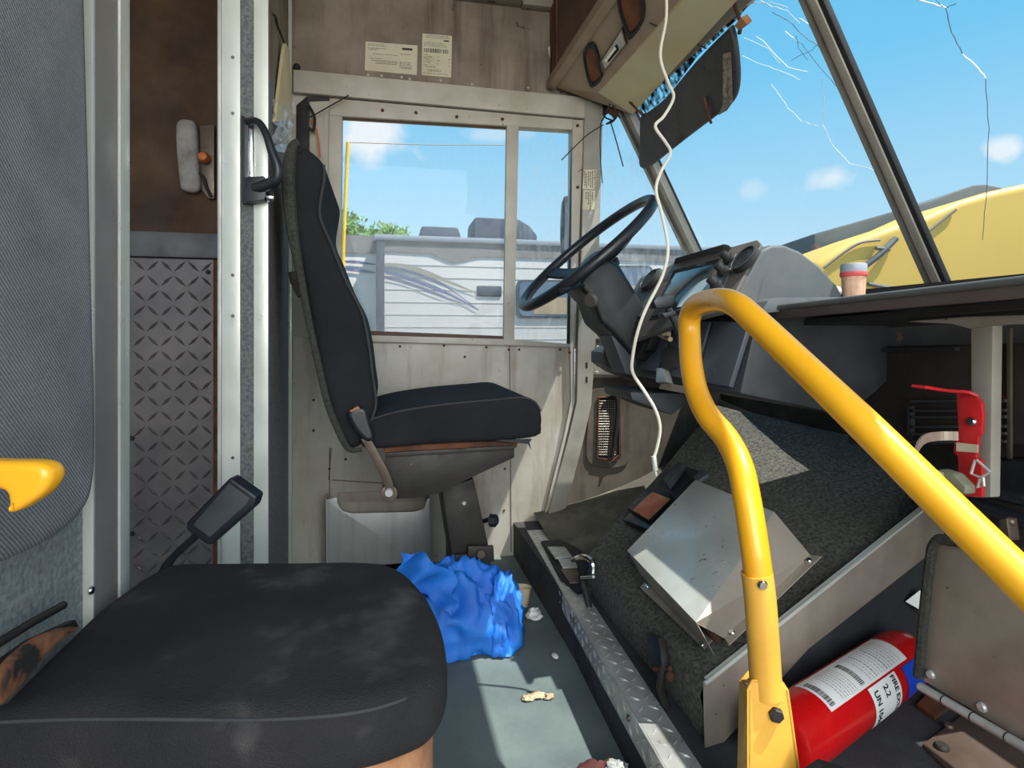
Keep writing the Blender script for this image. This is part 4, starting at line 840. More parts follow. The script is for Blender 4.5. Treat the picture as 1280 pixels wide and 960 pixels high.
# lower dash body
lowp = XZ([(945, 402), (962, 388), (1060, 384), (1110, 388), (1118, 470), (1060, 520), (925, 492)], 1.06)
XL = lowp[0].x
mb = MB(); mb.loft([lowp, [V((p.x, 1.50, p.z)) for p in lowp], [V((p.x + .04, 1.86, p.z)) for p in lowp]]); obj('lower_dash', mb, 'dashd', t, bevel=.006)
# face panels
a, b = lowp[0], lowp[-1]; ld = (b - a); ln = V((ld.z, 0, -ld.x)).normalized(); ln = ln if ln.x < 0 else -ln
def LF(px, py, off=0): return P(px, py, pl=(a + ln * off, ln))
for q in ([(942, 405), (917, 485), (876, 478), (897, 403)], [(893, 403), (872, 478), (828, 468), (848, 402)], [(812, 420), (800, 462), (826, 466), (842, 420)]):
    mb = MB(); mb.prism([LF(x, y, .002) for x, y in q], ln * .012); obj('dash_panel', mb, 'dashb', t, bevel=.003)
mb = MB(); mb.prism([LF(806, 418, .014), LF(828, 388, .014), LF(838, 395, .014), LF(820, 440, .014), LF(800, 452, .014)], ln * .03); obj('key_housing', mb, 'colm', t, bevel=.005)
mb = MB(); mb.tube([LF(824, 418, .045), LF(838, 424, .06)], .006, smooth=False); mb.lathe([(.011, 0), (.013, .012), (.004, .02)], LF(836, 419, .044), ln, 14); obj('ignition_key', mb, 'console', t, smooth=True)
mb = MB(); mb.prism([LF(801, 440, .014), LF(818, 424, .014), LF(822, 432, .014), LF(808, 452, .014)], ln * .035); obj('rocker_switch', mb, 'rubber', t, bevel=.003)
mb = MB(); mb.lathe([(.016, 0), (.03, .004), (.03, .016), (.018, .02)], LF(842, 448, .016), ln + V((0, -.8, 0)), 20); obj('round_switch', mb, 'rubber', t, smooth=True)
mb = MB(); mb.prism([LF(829, 462, .016), LF(836, 462, .016), LF(842, 480, .016), LF(828, 480, .016)], ln * .02); obj('bright_catch', mb, 'alu', t, bevel=.002)
# tray lip under driver's dash
mb = MB(); mb.prism([P(788, 490, Y=1.45), P(858, 492, Y=1.45), P(858, 505, Y=1.45), P(840, 519, Y=1.45), P(790, 500, Y=1.45)], Y_ * .2); obj('under_tray', mb, 'dashd', t, bevel=.004)
mb = MB(); mb.prism(XZ([(960, 376), (972, 372), (1105, 371), (1118, 374), (1112, 380), (950, 392)], 1.02), Y_ * .16); obj('tray_shelf', mb, 'dash', t, bevel=.003)
# left lower pod beside column
mb = MB(); mb.prism(PY([(752, 440), (766, 432), (790, 446), (808, 470), (800, 478), (770, 466), (752, 454)], 1.72), Y_ * .1); obj('corner_pod', mb, 'dashd', t, bevel=.006)
mb = MB(); mb.lathe([(.022, 0), (.024, .01), (.016, .02)], P(765, 436, Y=1.72), (-1, -.7, .3), 16); obj('corner_dial', mb, 'rubber', t, smooth=True)
# phone-mount / shift lever in front of bezel
t2 = thing('gear_selector', 'black selector lever with a flat T shaped head in front of the gauges', 'lever', P(846, 420, Y=1.25))
mb = MB(); mb.tube([P(a, b, Y=1.2) for a, b in ((852, 425), (845, 405), (835, 385))], [.010, .009, .008], n=8); obj('stem', mb, 'rubber', t2, smooth=True)
mb = MB(); mb.prism([P(a, b, Y=1.19) for a, b in ((817, 377), (821, 371), (843, 369), (845, 375), (841, 383), (821, 386))], Y_ * .035); obj('lever_head', mb, 'blackpl', t2, bevel=.004)
mb = MB(); mb.prism([P(a, b, Y=1.19) for a, b in ((828, 392), (844, 388), (847, 393), (832, 398))], Y_ * .03); obj('lever_collar', mb, 'blackpl', t2, bevel=.003)
# ---- steering
wc = (P(655, 386, Y=1.6) + P(805, 250, Y=1.6)) / 2; wd_ = (P(805, 250, Y=1.6) - P(655, 386, Y=1.6)); R = wd_.length / 2 - .012; wu = wd_.normalized(); wn = V((-wu.z, 0, wu.x)); wn = wn if wn.z > 0 else -wn
wn = (wn + V((0, -.03, .0))).normalized(); wu = (wu - wn * wu.dot(wn)).normalized(); wv = wn.cross(wu)
t = thing('steering_wheel', 'large black three spoke steering wheel', 'steering wheel', wc)
N_ = 64
mb = MB(); rings = []
for i in range(N_):
    a = 2 * math.pi * i / N_; rd = wu * math.cos(a) + wv * math.sin(a); rings.append([wc + rd * (R + .0155 * math.cos(b)) + wn * (.0155 * math.sin(b)) for b in [2 * math.pi * k / 12 for k in range(12)]])
rings.append(rings[0]); mb.loft(rings, cap=False); obj('rim', mb, 'blackpl', t, smooth=True)
mb = MB(); mb.lathe([(.05, -.075), (.062, -.06), (.055, -.03), (.03, -.018), (0, -.016)], wc, wn, 24); obj('hub', mb, 'blackpl', t, smooth=True)
for a in (-math.pi / 2 + .25, math.pi / 2 + .25, math.pi + .25):
    rd = wu * math.cos(a) + wv * math.sin(a); mb = MB(); mb.ribbon([wc + rd * .04 - wn * .045, wc + rd * (R * .6) - wn * .035, wc + rd * (R - .002)], wn.cross(rd) * .045, .012); obj('spoke', mb, 'blackpl', t, bevel=.003)
t = thing('steering_column', 'dark plastic steering column shroud below the wheel', 'steering column', P(795, 440, Y=1.55))
YS0, YS1 = 1.50, 1.66
mb = MB(); mb.prism(PY([(728, 350), (741, 333), (762, 322), (775, 330), (800, 372), (822, 404), (800, 438), (792, 447), (786, 438), (766, 416), (752, 404), (742, 376), (724, 358)], YS0), Y_ * .15); obj('column_shroud', mb, 'colm', t, bevel=.016, seg=3)
mb = MB(); mb.lathe([(.06, -.085), (.065, -.07), (.05, -.06)], wc, wn, 24); obj('column_collar', mb, 'rubber', t, smooth=True)
mb = MB(); mb.lathe([(.02, 0), (.022, .006), (.018, .014)], P(741, 374, Y=YS0 - .002) , (-.7, -.4, -.3), 16); obj('turn_switch_cap', mb, 'bezel', t, smooth=True)
mb = MB(); mb.prism(PY([(764, 420), (772, 412), (800, 440), (792, 470), (782, 468)], YS0 + .02), Y_ * .1); obj('column_lower', mb, 'dashd', t, bevel=.006)
mb = MB(); mb.tube([P(728, 357, Y=1.5), P(712, 360, Y=1.42), P(702, 363, Y=1.38)], .007, n=8); obj('indicator_stalk', mb, 'blackpl', t, smooth=True)
# ================================================================== PASSENGER LEDGE
XG = .78
t = thing('ledge_shelf', 'long black padded ledge under the right half of the windshield', 'shelf', (1.05, .6, .85))
zl = P(1100, 383, X=XG).z
def LG(px, py, X=XG): return P(px, py, X=X)
a0, a1 = LG(958, 386), LG(1290, 349); b0, b1 = LG(958, 400), LG(1290, 372)
a1e = a1 + (a1 - a0) * 1.0; b1e = b1 + (a1 - a0) * 1.0
mb = MB(); dz = V((.4, 0, .02))
mb.hexa([b0, b1e, b1e + V((.38, 0, .03)), b0 + V((.38, 0, .03)), a0, a1e, a1e + V((.38, 0, .0)), a0 + V((.38, 0, .0))]); obj('ledge_top', mb, 'ledgev', t, bevel=.006)
mb = MB(); mb.tube([a0, (a0 + a1e) / 2, a1e], .006, smooth=False); obj('ledge_bead', mb, 'dash', t, smooth=True)
mb = MB(); c0, c1 = LG(958, 404, .87), LG(1290, 374, .87); mb.hexa([c0 - Z_ * .012, c1 - Z_ * .012 + (c1 - c0) * .8, c1 - Z_ * .012 + (c1 - c0) * .8 + X_ * .3, c0 - Z_ * .012 + X_ * .3, c0, c1 + (c1 - c0) * .8, c1 + (c1 - c0) * .8 + X_ * .3, c0 + X_ * .3]); obj('ledge_core', mb, 'riser', t)
# cream support frame
t = thing('support_post', 'cream steel upright with a flange under the black ledge', 'post', P(1228, 625, X=.93))
mb = MB(); mb.prism([P(a, b, X=.90) for a, b in ((1213, 402), (1241, 400), (1238, 622), (1214, 622))], X_ * .02); obj('upright', mb, 'pillar', t, bevel=.003)
mb = MB(); mb.prism([P(a, b, X=.895) for a, b in ((1130, 402), (1205, 396), (1330, 392), (1330, 404), (1245, 406), (1212, 411), (1190, 405))], X_ * .03); obj('flange', mb, 'pillar', t, bevel=.002)
# heater box behind
t = thing('heater_box', 'black heater box with a slotted outlet under the dash', 'heater', (1.15, .85, .45))
HX = 1.08
mb = MB(); mb.prism([P(a, b, X=HX) for a, b in ((1050, 434), (1330, 428), (1330, 556), (1060, 556))], X_ * .2); obj('heater_body', mb, 'firew', t, bevel=.006)
mb = MB(); mb.prism([P(a, b, X=HX - .003) for a, b in ((1052, 436), (1200, 434), (1200, 438), (1052, 441))], -X_ * .012); obj('top_lip', mb, 'riser', t)
g = thing('outlet_vent', None, None, P(1170, 525, X=HX)); g.parent = t; g.location = P(1170, 525, X=HX) - V(t.location)
mb = MB()
for y in (500, 512, 520, 532, 541, 551): mb.prism([P(a, b, X=HX - .004) for a, b in ((1142, y), (1262, y - 1), (1262, y + 2.5), (1142, y + 3))], -X_ * .01)
mb.prism([P(a, b, X=HX - .004) for a, b in ((1139, 508), (1144, 508), (1144, 545), (1139, 545))], -X_ * .01)
obj('vent_bar', mb, 'dashd', g)
mb = MB(); mb.prism([P(a, b, X=HX - .004) for a, b in ((1262, 410), (1266, 410), (1266, 600), (1262, 600))], -X_ * .006); obj('side_seam', mb, 'sidew', t)
bolt('bolt', P(1258, 499, X=HX), -X_, .009, 'rust', t)
mb = MB(); mb.prism([P(a, b, X=1.02) for a, b in ((1195, 575), (1330, 575), (1330, 640), (1195, 620))], X_ * .15); obj('black_plastic_duct', mb, 'blackpl', bevel=.01, label='glossy black duct running low behind the cream upright', cat='duct')
mb = MB(); mb.tube([P(a, b, X=.95) for a, b in ((1190, 598), (1230, 612), (1290, 625))], .012, n=10); obj('rubber_hose', mb, 'blackpl', smooth=True, label='upper black hose crossing below the red bracket', cat='hose', group='hoses below the red bracket'); mb = MB(); mb.tube([P(a, b, X=.95) for a, b in ((1200, 622), (1235, 636), (1290, 655))], .012, n=10); obj('rubber_hose', mb, 'blackpl', smooth=True, label='lower black hose beside the small worn metal clip', cat='hose', group='hoses below the red bracket')
mb = MB(); mb.prism([P(a, b, X=.88) for a, b in ((1248, 650), (1258, 648), (1262, 676), (1250, 677))], X_ * .02); mb.ball(P(1263, 652, X=.89), .007); obj('metal_clip', mb, 'greymet', bevel=.002, label='small worn metal clip at the right edge above the hinged panel', cat='clip')
# ---- red extinguisher bracket
XRb = .885
t = thing('extinguisher_bracket', 'empty red fire extinguisher bracket with an open metal strap on the cream upright', 'bracket', P(1217, 620, X=XRb))
mb = MB(); mb.prism([P(a, b, X=XRb) for a, b in ((1199, 489), (1212, 488), (1222, 493), (1230, 503), (1232, 520), (1230, 542), (1226, 546), (1225, 565), (1224, 572), (1231, 574), (1231, 621), (1203, 620), (1201, 570), (1196, 565), (1197, 545), (1202, 538), (1200, 505))], -X_ * .006); obj('back_plate', mb, 'redb', t, bevel=.001)
mb = MB(); mb.ribbon([P(1214, 494, X=XRb - .006), P(1200, 489, X=XRb - .02), P(1180, 488, X=XRb - .06), P(1148, 483, X=XRb - .13)], V((0, .022, .0)), .004); obj('top_hook', mb, 'redb', t)
mb = MB(); mb.prism([P(a, b, X=XRb - .007) for a, b in ((1196, 553), (1223, 556), (1223, 566), (1196, 564))], -X_ * .001); obj('plate_label', mb, 'paper', t)
bolt('rivet', P(1215, 527, X=XRb - .006), -X_, .0075, 'chrome', t)
mb = MB(); mb.ribbon([P(1198, 545, X=XRb - .01), P(1175, 545, X=XRb - .03), P(1155, 549, X=XRb - .08), P(1145, 565, X=XRb - .13), P(1150, 580, X=XRb - .15), P(1172, 594, X=XRb - .13), P(1185, 600, X=XRb - .11)], Z_ * .014, .0025); obj('metal_strap', mb, 'strapc', t)
mb = MB(); mb.prism([P(a, b, X=XRb - .12) for a, b in ((1172, 586), (1190, 592), (1206, 608), (1206, 618), (1192, 620), (1176, 606))], X_ * .02); obj('strap_clasp', mb, 'olive', t, bevel=.004)
mb = MB(); mb.tube([P(a, b, X=XRb - .02) for a, b in ((1219, 575), (1214, 592), (1226, 597), (1238, 590), (1221, 575))], .0022, n=6, smooth=False); mb.tube([P(a, b, X=XRb - .02) for a, b in ((1226, 597), (1222, 610), (1230, 607), (1229, 597))], .0022, n=6, smooth=False); obj('wire_catch', mb, 'alubright', t)
# ---- hinged aluminium panel, right foreground
XQ = .825
t = thing('hinged_panel', 'dull aluminium hinged flap with a rubber edge in the lower right corner', 'panel', P(1230, 900, X=XQ))
mb = MB(); mb.prism([P(a, b, X=XQ) for a, b in ((1173, 680), (1330, 705), (1400, 730), (1400, 1010), (1290, 932), (1150, 848), (1160, 760))], X_ * .004); obj('flap', mb, 'aluwarm', t, bevel=.001)
mb = MB(); mb.tube([P(a, b, X=XQ - .004) for a, b in ((1148, 846), (1155, 770), (1163, 700), (1168, 680), (1180, 674), (1230, 684), (1330, 700))], .0075, n=8); obj('rubber_edge', mb, 'trimfuzz', t, smooth=True)
mb = MB(); mb.tube([P(1150, 858, X=XQ - .012), P(1330, 963, X=XQ - .012)], .0065, n=12, smooth=False); obj('hinge_barrel', mb, 'alu', t, smooth=True)
for k in (.2, .42, .66):
    p = P(1150, 858, X=XQ - .012).lerp(P(1330, 963, X=XQ - .012), k); mb = MB(); mb.tube([p - Y_ * .001, p + Y_ * .001], .0068, smooth=False); obj('hinge_joint', mb, 'rubber', t)
for a in ((1164, 843), (1228, 884), (1290, 930)): bolt('rivet', P(a[0], a[1], X=XQ), -X_, .007, 'alu', t)
mb = MB(); q = P(1345, 975, X=XQ); mb.box((XQ, q.y - .02, ZP), (XQ + .05, q.y, q.z + .03)); obj('hinge_post', mb, 'rust', t)
# floor plates
t = thing('floor_plate', 'brown stained floor plate with two bolts below the hinged flap', 'plate', P(1230, 940, Z=ZP))
mb = MB(); mb.prism([P(a, b, Z=ZP + .006) for a, b in ((1153, 930), (1192, 902), (1215, 884), (1330, 900), (1440, 1010), (1300, 1080))], -Z_ * .005); obj('plate', mb, 'brownplate', t, bevel=.001)
bolt('bolt', P(1177, 935, Z=ZP + .006), Z_, .011, 'blackmet', t)
bolt('bolt', P(1186, 908, Z=ZP + .006), Z_, .008, 'greymet', t)
mb = MB(); mb.prism([P(a, b, Z=ZP + .008) for a, b in ((1146, 880), (1160, 866), (1190, 880), (1168, 896))], -Z_ * .007); obj('stained_patch', mb, 'rust', label='small rusty bracket foot beside the hinge', cat='bracket foot')
# ================================================================== FIRE EXTINGUISHER
r = .052
e0, e1 = P(972, 931, Z=ZP + r + .001), P(1139, 814, Z=ZP + r + .001); ax = (e1 - e0).normalized(); L_ = .46; e1 = e0 + ax * L_
t = thing('fire_extinguisher', 'red fire extinguisher lying on its side against the engine cover', 'fire extinguisher', (e0 + e1) / 2 - Z_ * r)
mb = MB(); mb.lathe([(0, 0), (r * .8, .002), (r * .97, .008), (r, .02), (r, L_ - .05), (r * .9, L_ - .02), (r * .6, L_ + .0), (r * .35, L_ + .012)], e0, ax, 40); obj('cylinder', mb, 'red', t, smooth=True)
mb = MB(); mb.lathe([(.02, L_ + .01), (.022, L_ + .03), (.014, L_ + .05)], e0, ax, 16); obj('valve', mb, 'chrome', t, smooth=True)
# labels wrap: angle measured from the direction towards the camera
side_ = ax.cross(Z_).normalized(); side_ = side_ if side_.y < 0 else -side_
def cyl(h, a, rr): return e0 + ax * h + (side_ * math.cos(a) + upv * math.sin(a)) * rr
upv = ax.cross(side_); upv = upv if upv.z > 0 else -upv
def hpx(px, py):
    # nearest point on axis param from pixel, and angle on the surface
    rd = ray(px, py).normalized(); oc = CAM - e0; 
    da = rd - ax * rd.dot(ax); oa = oc - ax * oc.dot(ax); A_ = da.dot(da); B_ = 2 * da.dot(oa); C_ = oa.dot(oa) - r * r
    disc = max(B_ * B_ - 4 * A_ * C_, 0); tt = (-B_ - math.sqrt(disc)) / (2 * A_); p = CAM + rd * tt; d_ = p - e0; h = d_.dot(ax); q = d_ - ax * h
    return h, math.atan2(q.dot(upv), q.dot(side_))
def patch(h0, h1, a0, a1, rr, m, nm, n=16):
    mb = MB(); mb.loft([[cyl(h0 + (h1 - h0) * k / 3, a0 + (a1 - a0) * i / n, rr) for i in range(n + 1)] for k in range(4)], cap=False, closed=False); return obj(nm, mb, m, t, smooth=True)
def hm(p, q): a, b = hpx(*p), hpx(*q); return (a[0] + b[0]) / 2
def am(p, q): a, b = hpx(*p), hpx(*q); return (a[1] + b[1]) / 2
LH0, LH1 = hm((1012, 861), (1036, 892)), hm((1101, 800), (1133, 824)); LA0 = am((1036, 892), (1133, 824)); LA1 = LA0 + 1.25
W0, W1 = hm((1083, 865), (1097, 888)), hm((1111, 841), (1132, 863)); WA1 = am((1083, 865), (1111, 841)); WA0 = am((1097, 888), (1132, 863)) - .75
print('ext', LH0, LH1, LA0, W0, W1, WA0, WA1)
patch(LH0, LH1, LA0, LA1, r + .0006, 'white', 'paper_label')
mbt = MB(); mbr = MB()
MBL = {}
def tquad(mb, h, a, dh, da): mb.quad(cyl(h, a, r + .0011), cyl(h + dh, a, r + .0011), cyl(h + dh, a + da, r + .0011), cyl(h, a + da, r + .0011))
LS = (LH1 - LH0) / .16
for hh in (LH0 + .006, LH0 + .062 * LS):   # two barcodes
    a = LA0 + .1
    while a < LA1 - .25: w_ = random.choice((.012, .02, .03)); tquad(mbt, hh, a, .014, w_); a += w_ + random.choice((.012, .02))
for k in range(19):
    hh = LH0 + (.026 + k * .0045) * LS if k < 7 else LH0 + (.082 + (k - 7) * .0058) * LS
    a = LA0 + .08
    while a < LA1 - .2:
        w_ = random.uniform(.02, .09); tquad(mbr if k > 16 else mbt, hh, a, .0012 if k not in (9, 13) else .0026, w_); a += w_ + .025
obj('label_print', mbt, 'ink', t); obj('label_print', mbr, 'inkred', t, label='faded red print on the paper label')
def wtext(s, size, h, a, m='inkshade'):   # text running around the cylinder (downwards), letter tops towards the valve
    mb = MB(); tmp = MB(); text(tmp, s, size, (0, 0, 0), X_, Y_, 0, 0, bold=.025); tmp.v = [V((p.x * .72, p.y, p.z)) for p in tmp.v]
    mb.f = tmp.f; mb.v = [cyl(h + p.y, a - p.x / r, r + .0013) for p in tmp.v]; return mb
patch(W0, W1, WA0, WA1, r + .0007, 'white', 'warning_label')
WL = W1 - W0; mb = wtext('FIRE EXTINGUISHER', WL * .19, W0 + WL * .78, WA1 - .04); mb2 = wtext('2.2', WL * .22, W0 + WL * .44, WA1 - .14); mb3 = wtext('UN 1044', WL * .21, W0 + WL * .1, WA1 - .14)
mm = MB(); mm.add(mb.v, mb.f).add(mb2.v, mb2.f).add(mb3.v, mb3.f); obj('warning_text', mm, 'inkshade', t)
BH = hpx(1128, 838)[0]; patch(BH, BH + .07, -.35, hpx(1128, 836)[1] + .05, r + .0009, 'blue', 'blue_band')
# hanging inspection tag at the valve end
mb = MB(); mb.prism([P(a, b, D=1.22) for a, b in ((1132, 752), (1150, 738), (1164, 742), (1160, 768))], FW * .001); o = obj('inspection_tag', mb, 'white', label='white tag peeking out above the fire extinguisher', cat='tag')
# ================================================================== YELLOW GRAB RAIL
path = [(957, 868, .765), (955, 800, .765), (950, 740, .765), (944, 690, .77), (934, 625, .79), (924, 580, .82), (908, 548, .86), (885, 520, .90), (871, 490, .94), (864, 455, .97), (862, 420, 1.0), (862, 398, 1.0), (868, 384, .98), (882, 377, .94), (903, 375, .88), (922, 382, .83), (945, 402, .79), (985, 440, .735), (1080, 531, .63), (1190, 640, .56), (1300, 748, .50), (1420, 865, .44)]
t = thing('grab_rail', 'bent yellow tubular entry grab rail bolted to a floor bracket', 'grab rail', V((P(960, 900, D=.765).x, P(960, 900, D=.765).y, ZP)))
mb = MB(); mb.tube([P(*p[:2], D=p[2]) for p in path], .0185, n=20, sub=7); obj('rail_tube', mb, 'yellow', t, smooth=True)
mb = MB(); mb.tube([P(946, 716, D=.766), P(951, 760, D=.765), P(958, 868, D=.765)], .0202, n=20); obj('rail_sleeve', mb, 'yellowb', t, smooth=True)
bolt('bolt', P(953, 731, D=.745), -FW, .0065, 'chrome', t)
D0 = .752
def bp(px, py, D=D0): return P(px, py, D=D)
lowz = lambda p: V((p.x, p.y, ZP))
b = [bp(925, 853), bp(945, 846), bp(972, 846), bp(985, 862), bp(998, 960)]
l = bp(922, 960); rr_ = bp(998, 960); 
pts = [bp(940, 850), bp(973, 850), bp(986, 863), rr_ + (rr_ - bp(986, 863)) * 1.4, bp(934, 862) + (bp(934, 960) - bp(934, 862)) * 2.0, bp(934, 862)]
pts[3].z = max(pts[3].z, ZP + .002); pts[4].z = pts[3].z
mb = MB(); mb.prism(pts, -FW * -.004); obj('bracket_front', mb, 'yellowb', t, bevel=.003)
k0 = [bp(925, 851), bp(936, 858)]
mb = MB(); a, c = bp(924, 850, .80), bp(934, 862, D0); mb.prism([a, c, V((c.x, c.y, ZP + .002)), V((a.x - .005, a.y, ZP + .002))], RT * .004); obj('bracket_side', mb, 'yellowb', t)
a, c = bp(986, 863, D0), bp(980, 853, .81); mb = MB(); mb.prism([a, c, V((c.x, c.y, ZP + .002)), V((pts[3].x, pts[3].y, ZP + .002))], RT * -.004); obj('bracket_side', mb, 'yellowb', t)
mb = MB(); mb.prism([bp(925, 850, .80), bp(940, 850), bp(973, 850), bp(982, 856, .80), bp(968, 838, .81), bp(935, 838, .81)], -Z_ * .004); obj('bracket_top', mb, 'yellowb', t, bevel=.001)
mb = MB(); mb.lathe([(.0095, 0), (.0095, .006), (.008, .008), (0, .008)], bp(969, 892), -FW, 6); obj('hex_bolt', mb, 'blackmet', t)
# ================================================================== SMALL THINGS
# cable
pth = [(832, -34, 1.352), (833, 20, 1.35), (826, 60, 1.33), (827, 80, 1.32), (836, 105, 1.31), (842, 122, 1.3), (830, 145, 1.28), (819, 158, 1.27), (832, 178, 1.25), (838, 192, 1.23), (826, 215, 1.2), (820, 238, 1.2), (828, 270, 1.2), (835, 310, 1.2), (828, 345, 1.2), (808, 385, 1.2), (797, 415, 1.2), (791, 445, 1.2), (791, 466, 1.2), (806, 490, 1.2), (819, 512, 1.2), (825, 535, 1.2), (821, 560, 1.2), (817, 572, 1.2)]
t = thing('charging_cable', 'dangling off white charging cable hanging in front of the windshield', 'cable', P(817, 590, D=1.2))
mb = MB(); mb.tube([P(a, b, D=d_) for a, b, d_ in pth], .0035, n=8, sub=5); obj('cord', mb, 'cable', t, smooth=True)
mb = MB(); mb.tube([P(817, 570, D=1.2), P(819, 588, D=1.2)], .0055, smooth=False); mb.tube([P(819, 588, D=1.2), P(820, 595, D=1.2)], .003, smooth=False); obj('plug', mb, 'alubright', t, bevel=.001)
# vent grille on side panel
YV = YW
t = thing('side_vent', 'oval plate with a rusty mesh vent in the side panel left of the toe board', 'vent', P(765, 585, Y=YV))
mb = MB(); pillow(mb, [P(a, b, Y=YV - .008) for a, b in ((740, 487), (760, 485), (780, 487), (789, 500), (789, 540), (788, 572), (778, 583), (757, 585), (738, 580), (733, 565), (735, 530), (736, 500))], Y_ * .007, .002, sub=3, steps=2); obj('vent_plate', mb, 'sidew', t, smooth=True)
mb = MB(); mb.prism(PY([(748, 497), (775, 494), (776, 570), (745, 573)], YV - .0085), -Y_ * .003); obj('vent_opening', mb, 'inkshade', t)
mb = MB()
for k in range(8): x = 750 + k * 2.6; mb.tube([P(x, 500, Y=YV - .014), P(x - 1, 570, Y=YV - .014)], .0008, n=4, smooth=False)
for k in range(22): y = 501 + k * 3.2; mb.tube([P(748, y, Y=YV - .014), P(769, y, Y=YV - .014)], .0008, n=4, smooth=False)
obj('wire_mesh', mb, 'aluwarm', t)
mb = MB(); mb.tube([P(a, b, Y=YV - .014) for a, b in ((748, 497), (774, 495), (775, 568), (765, 576), (746, 572), (748, 497))], .004, n=6, smooth=False); obj('vent_rim', mb, 'rust', t, smooth=True)
mb = MB(); mb.tube([P(a, b, Y=YV - .024) for a, b in ((758, 497), (768, 494), (772, 510), (770, 540), (765, 575))], [.004, .007, .008, .008, .005], n=8); obj('rubber_flap', mb, 'rubber', t, smooth=True)
# toothpick jar and roll on dash
JX = P(1067, 371, Y=1.06)
t = thing('toothpick_jar', 'small clear jar of toothpicks with a pale lid on the dash', 'jar', JX)
s = 1 / 720 * (JX - CAM).dot(FW)
mb = MB(); mb.lathe([(12.5 * s, 0), (12.5 * s, 2 * s), (13.5 * s, 20 * s), (14 * s, 27 * s)], JX, Z_, 20); obj('picks', mb, 'toothp', t, smooth=True)
mb = MB(); mb.lathe([(14.6 * s, 26 * s), (15 * s, 27 * s), (15 * s, 39 * s), (14 * s, 41 * s), (0, 41 * s)], JX, Z_, 22); obj('lid', mb, 'rvtrim', t, smooth=True)
mb = MB(); mb.lathe([(14.8 * s, 25 * s), (15.4 * s, 26 * s), (15.4 * s, 30 * s), (14.8 * s, 31 * s)], JX, Z_, 22); obj('red_band', mb, 'inkred', t, smooth=True)
t = thing('tape_roll', 'white capped roll lying beside the toothpick jar on the dash', 'roll', P(1045, 371, Y=1.12))
c = P(1036, 364, Y=1.10); mb = MB(); mb.lathe([(0, 0), (.006, 0), (.013, .001), (.013, .035), (.0, .036)], c, (.9, .4, 0), 20); obj('roll_body', mb, 'white', t, smooth=True)
mb = MB(); mb.lathe([(.004, -.001), (.008, -.002), (.008, 0)], c, (.9, .4, 0), 18); obj('roll_core', mb, 'olive', t, smooth=True)
# blue tarp bag : crumpled heap
t = thing('tarp_bag', 'crumpled blue woven tarpaulin bag on the floor by the driver seat', 'bag', P(580, 800, Z=0))
def heap(mb, cen, rx, ry, rz, seed, amp, n=72, m=44):
    grid = []
    for i in range(m + 1):
        a = math.pi * i / m; row = []
        for j in range(n):
            b = 2 * math.pi * j / n; d_ = V((math.sin(a) * math.cos(b), math.sin(a) * math.sin(b), math.cos(a)))
            q = d_ + V((seed, seed * 2, 0)); q = q + noise.noise_vector(q * 1.3) * .35
            f1 = 1 - abs(noise.noise(q * 1.5)) * 2.4; f2 = 1 - abs(noise.noise(q * 3.2 + V((5, 3, 1)))) * 2.4; f3 = noise.noise(q * 7)
            k = 1 + amp * (f1 * .5 + f2 * .22 + f3 * .08 - .4)
            p = cen + V((d_.x * rx * k, d_.y * ry * k, d_.z * rz * k)); p.z = max(p.z, .003 + .002 * f2); row.append(p)
        grid.append(row)
    return mb.loft(grid)
mb = MB(); c = P(575, 748, D=1.50); c.z = .055; heap(mb, c, .14, .095, .165, 3.3, .5); o = obj('bag_body', mb, 'tarp', t); o.data.shade_smooth()
mb = MB(); c = P(624, 752, D=1.50); c.z = .05; heap(mb, c, .062, .075, .135, 8.1, .5); o = obj('bag_fold', mb, 'tarp', t); o.data.shade_smooth()
mb = MB(); rg = []
for i in range(14):
    k = i / 13; rg.append([P(500 + 68 * k + 4 * math.sin(j * .9 + i * .5), 690 + 52 * j / 13 + 30 * k + 3 * math.sin(i * .9 + j * .5) - 10 * math.sin(k * 3.14), D=1.38 + .02 * math.sin(i * .6 + j * .3)) for j in range(14)])
mb.loft(rg, cap=False, closed=False); o = obj('bag_flap', mb, 'tarp', t); o.data.shade_smooth()
# rubbish by the step
p = P(648, 752, Z=0.0)
mb = MB(); mb.lathe([(.019, 0), (.024, .05), (.026, .055), (.022, .052), (.017, .004), (0, .004)], P(652, 757, Z=0), (.1, .1, 1), 18); obj('paper_cup', mb, 'console', smooth=True, label='tan paper cup squeezed between the blue bag and the step', cat='cup')
mb = MB(); heap(mb, P(668, 768, Z=.015), .022, .02, .018, 5.5, .9, 20, 12); obj('crumpled_tissue', mb, 'white', smooth=True, label='crumpled white tissue next to the tan cup', cat='tissue')
mb = MB(); c = P(671, 874, Z=0); 
for k, (dx, dy, rx, ry) in enumerate(((-.018, .002, .016, .012), (.004, .006, .02, .012), (.026, -.003, .014, .010))): heap(mb, c + V((dx, dy, .003)), rx, ry, .007, 2.2 + k * 3, .9, 18, 8)
obj('crushed_leaf', mb, 'tanbl', smooth=True, label='small pale torn scrap in the sunlit patch of floor', cat='scrap')
mb = MB(); heap(mb, P(752, 985, Z=.015), .06, .05, .035, 6.6, .4, 40, 20); obj('red_rag', mb, 'maroon', smooth=True, label='dull red rag on the floor against the step at the bottom edge', cat='rag')
mb = MB(); heap(mb, P(770, 960, Z=.05), .02, .016, .01, 9.6, .9, 20, 12); obj('silver_wrapper', mb, 'alu', smooth=True, label='small silver wrapper on top of the dull red rag', cat='wrapper')
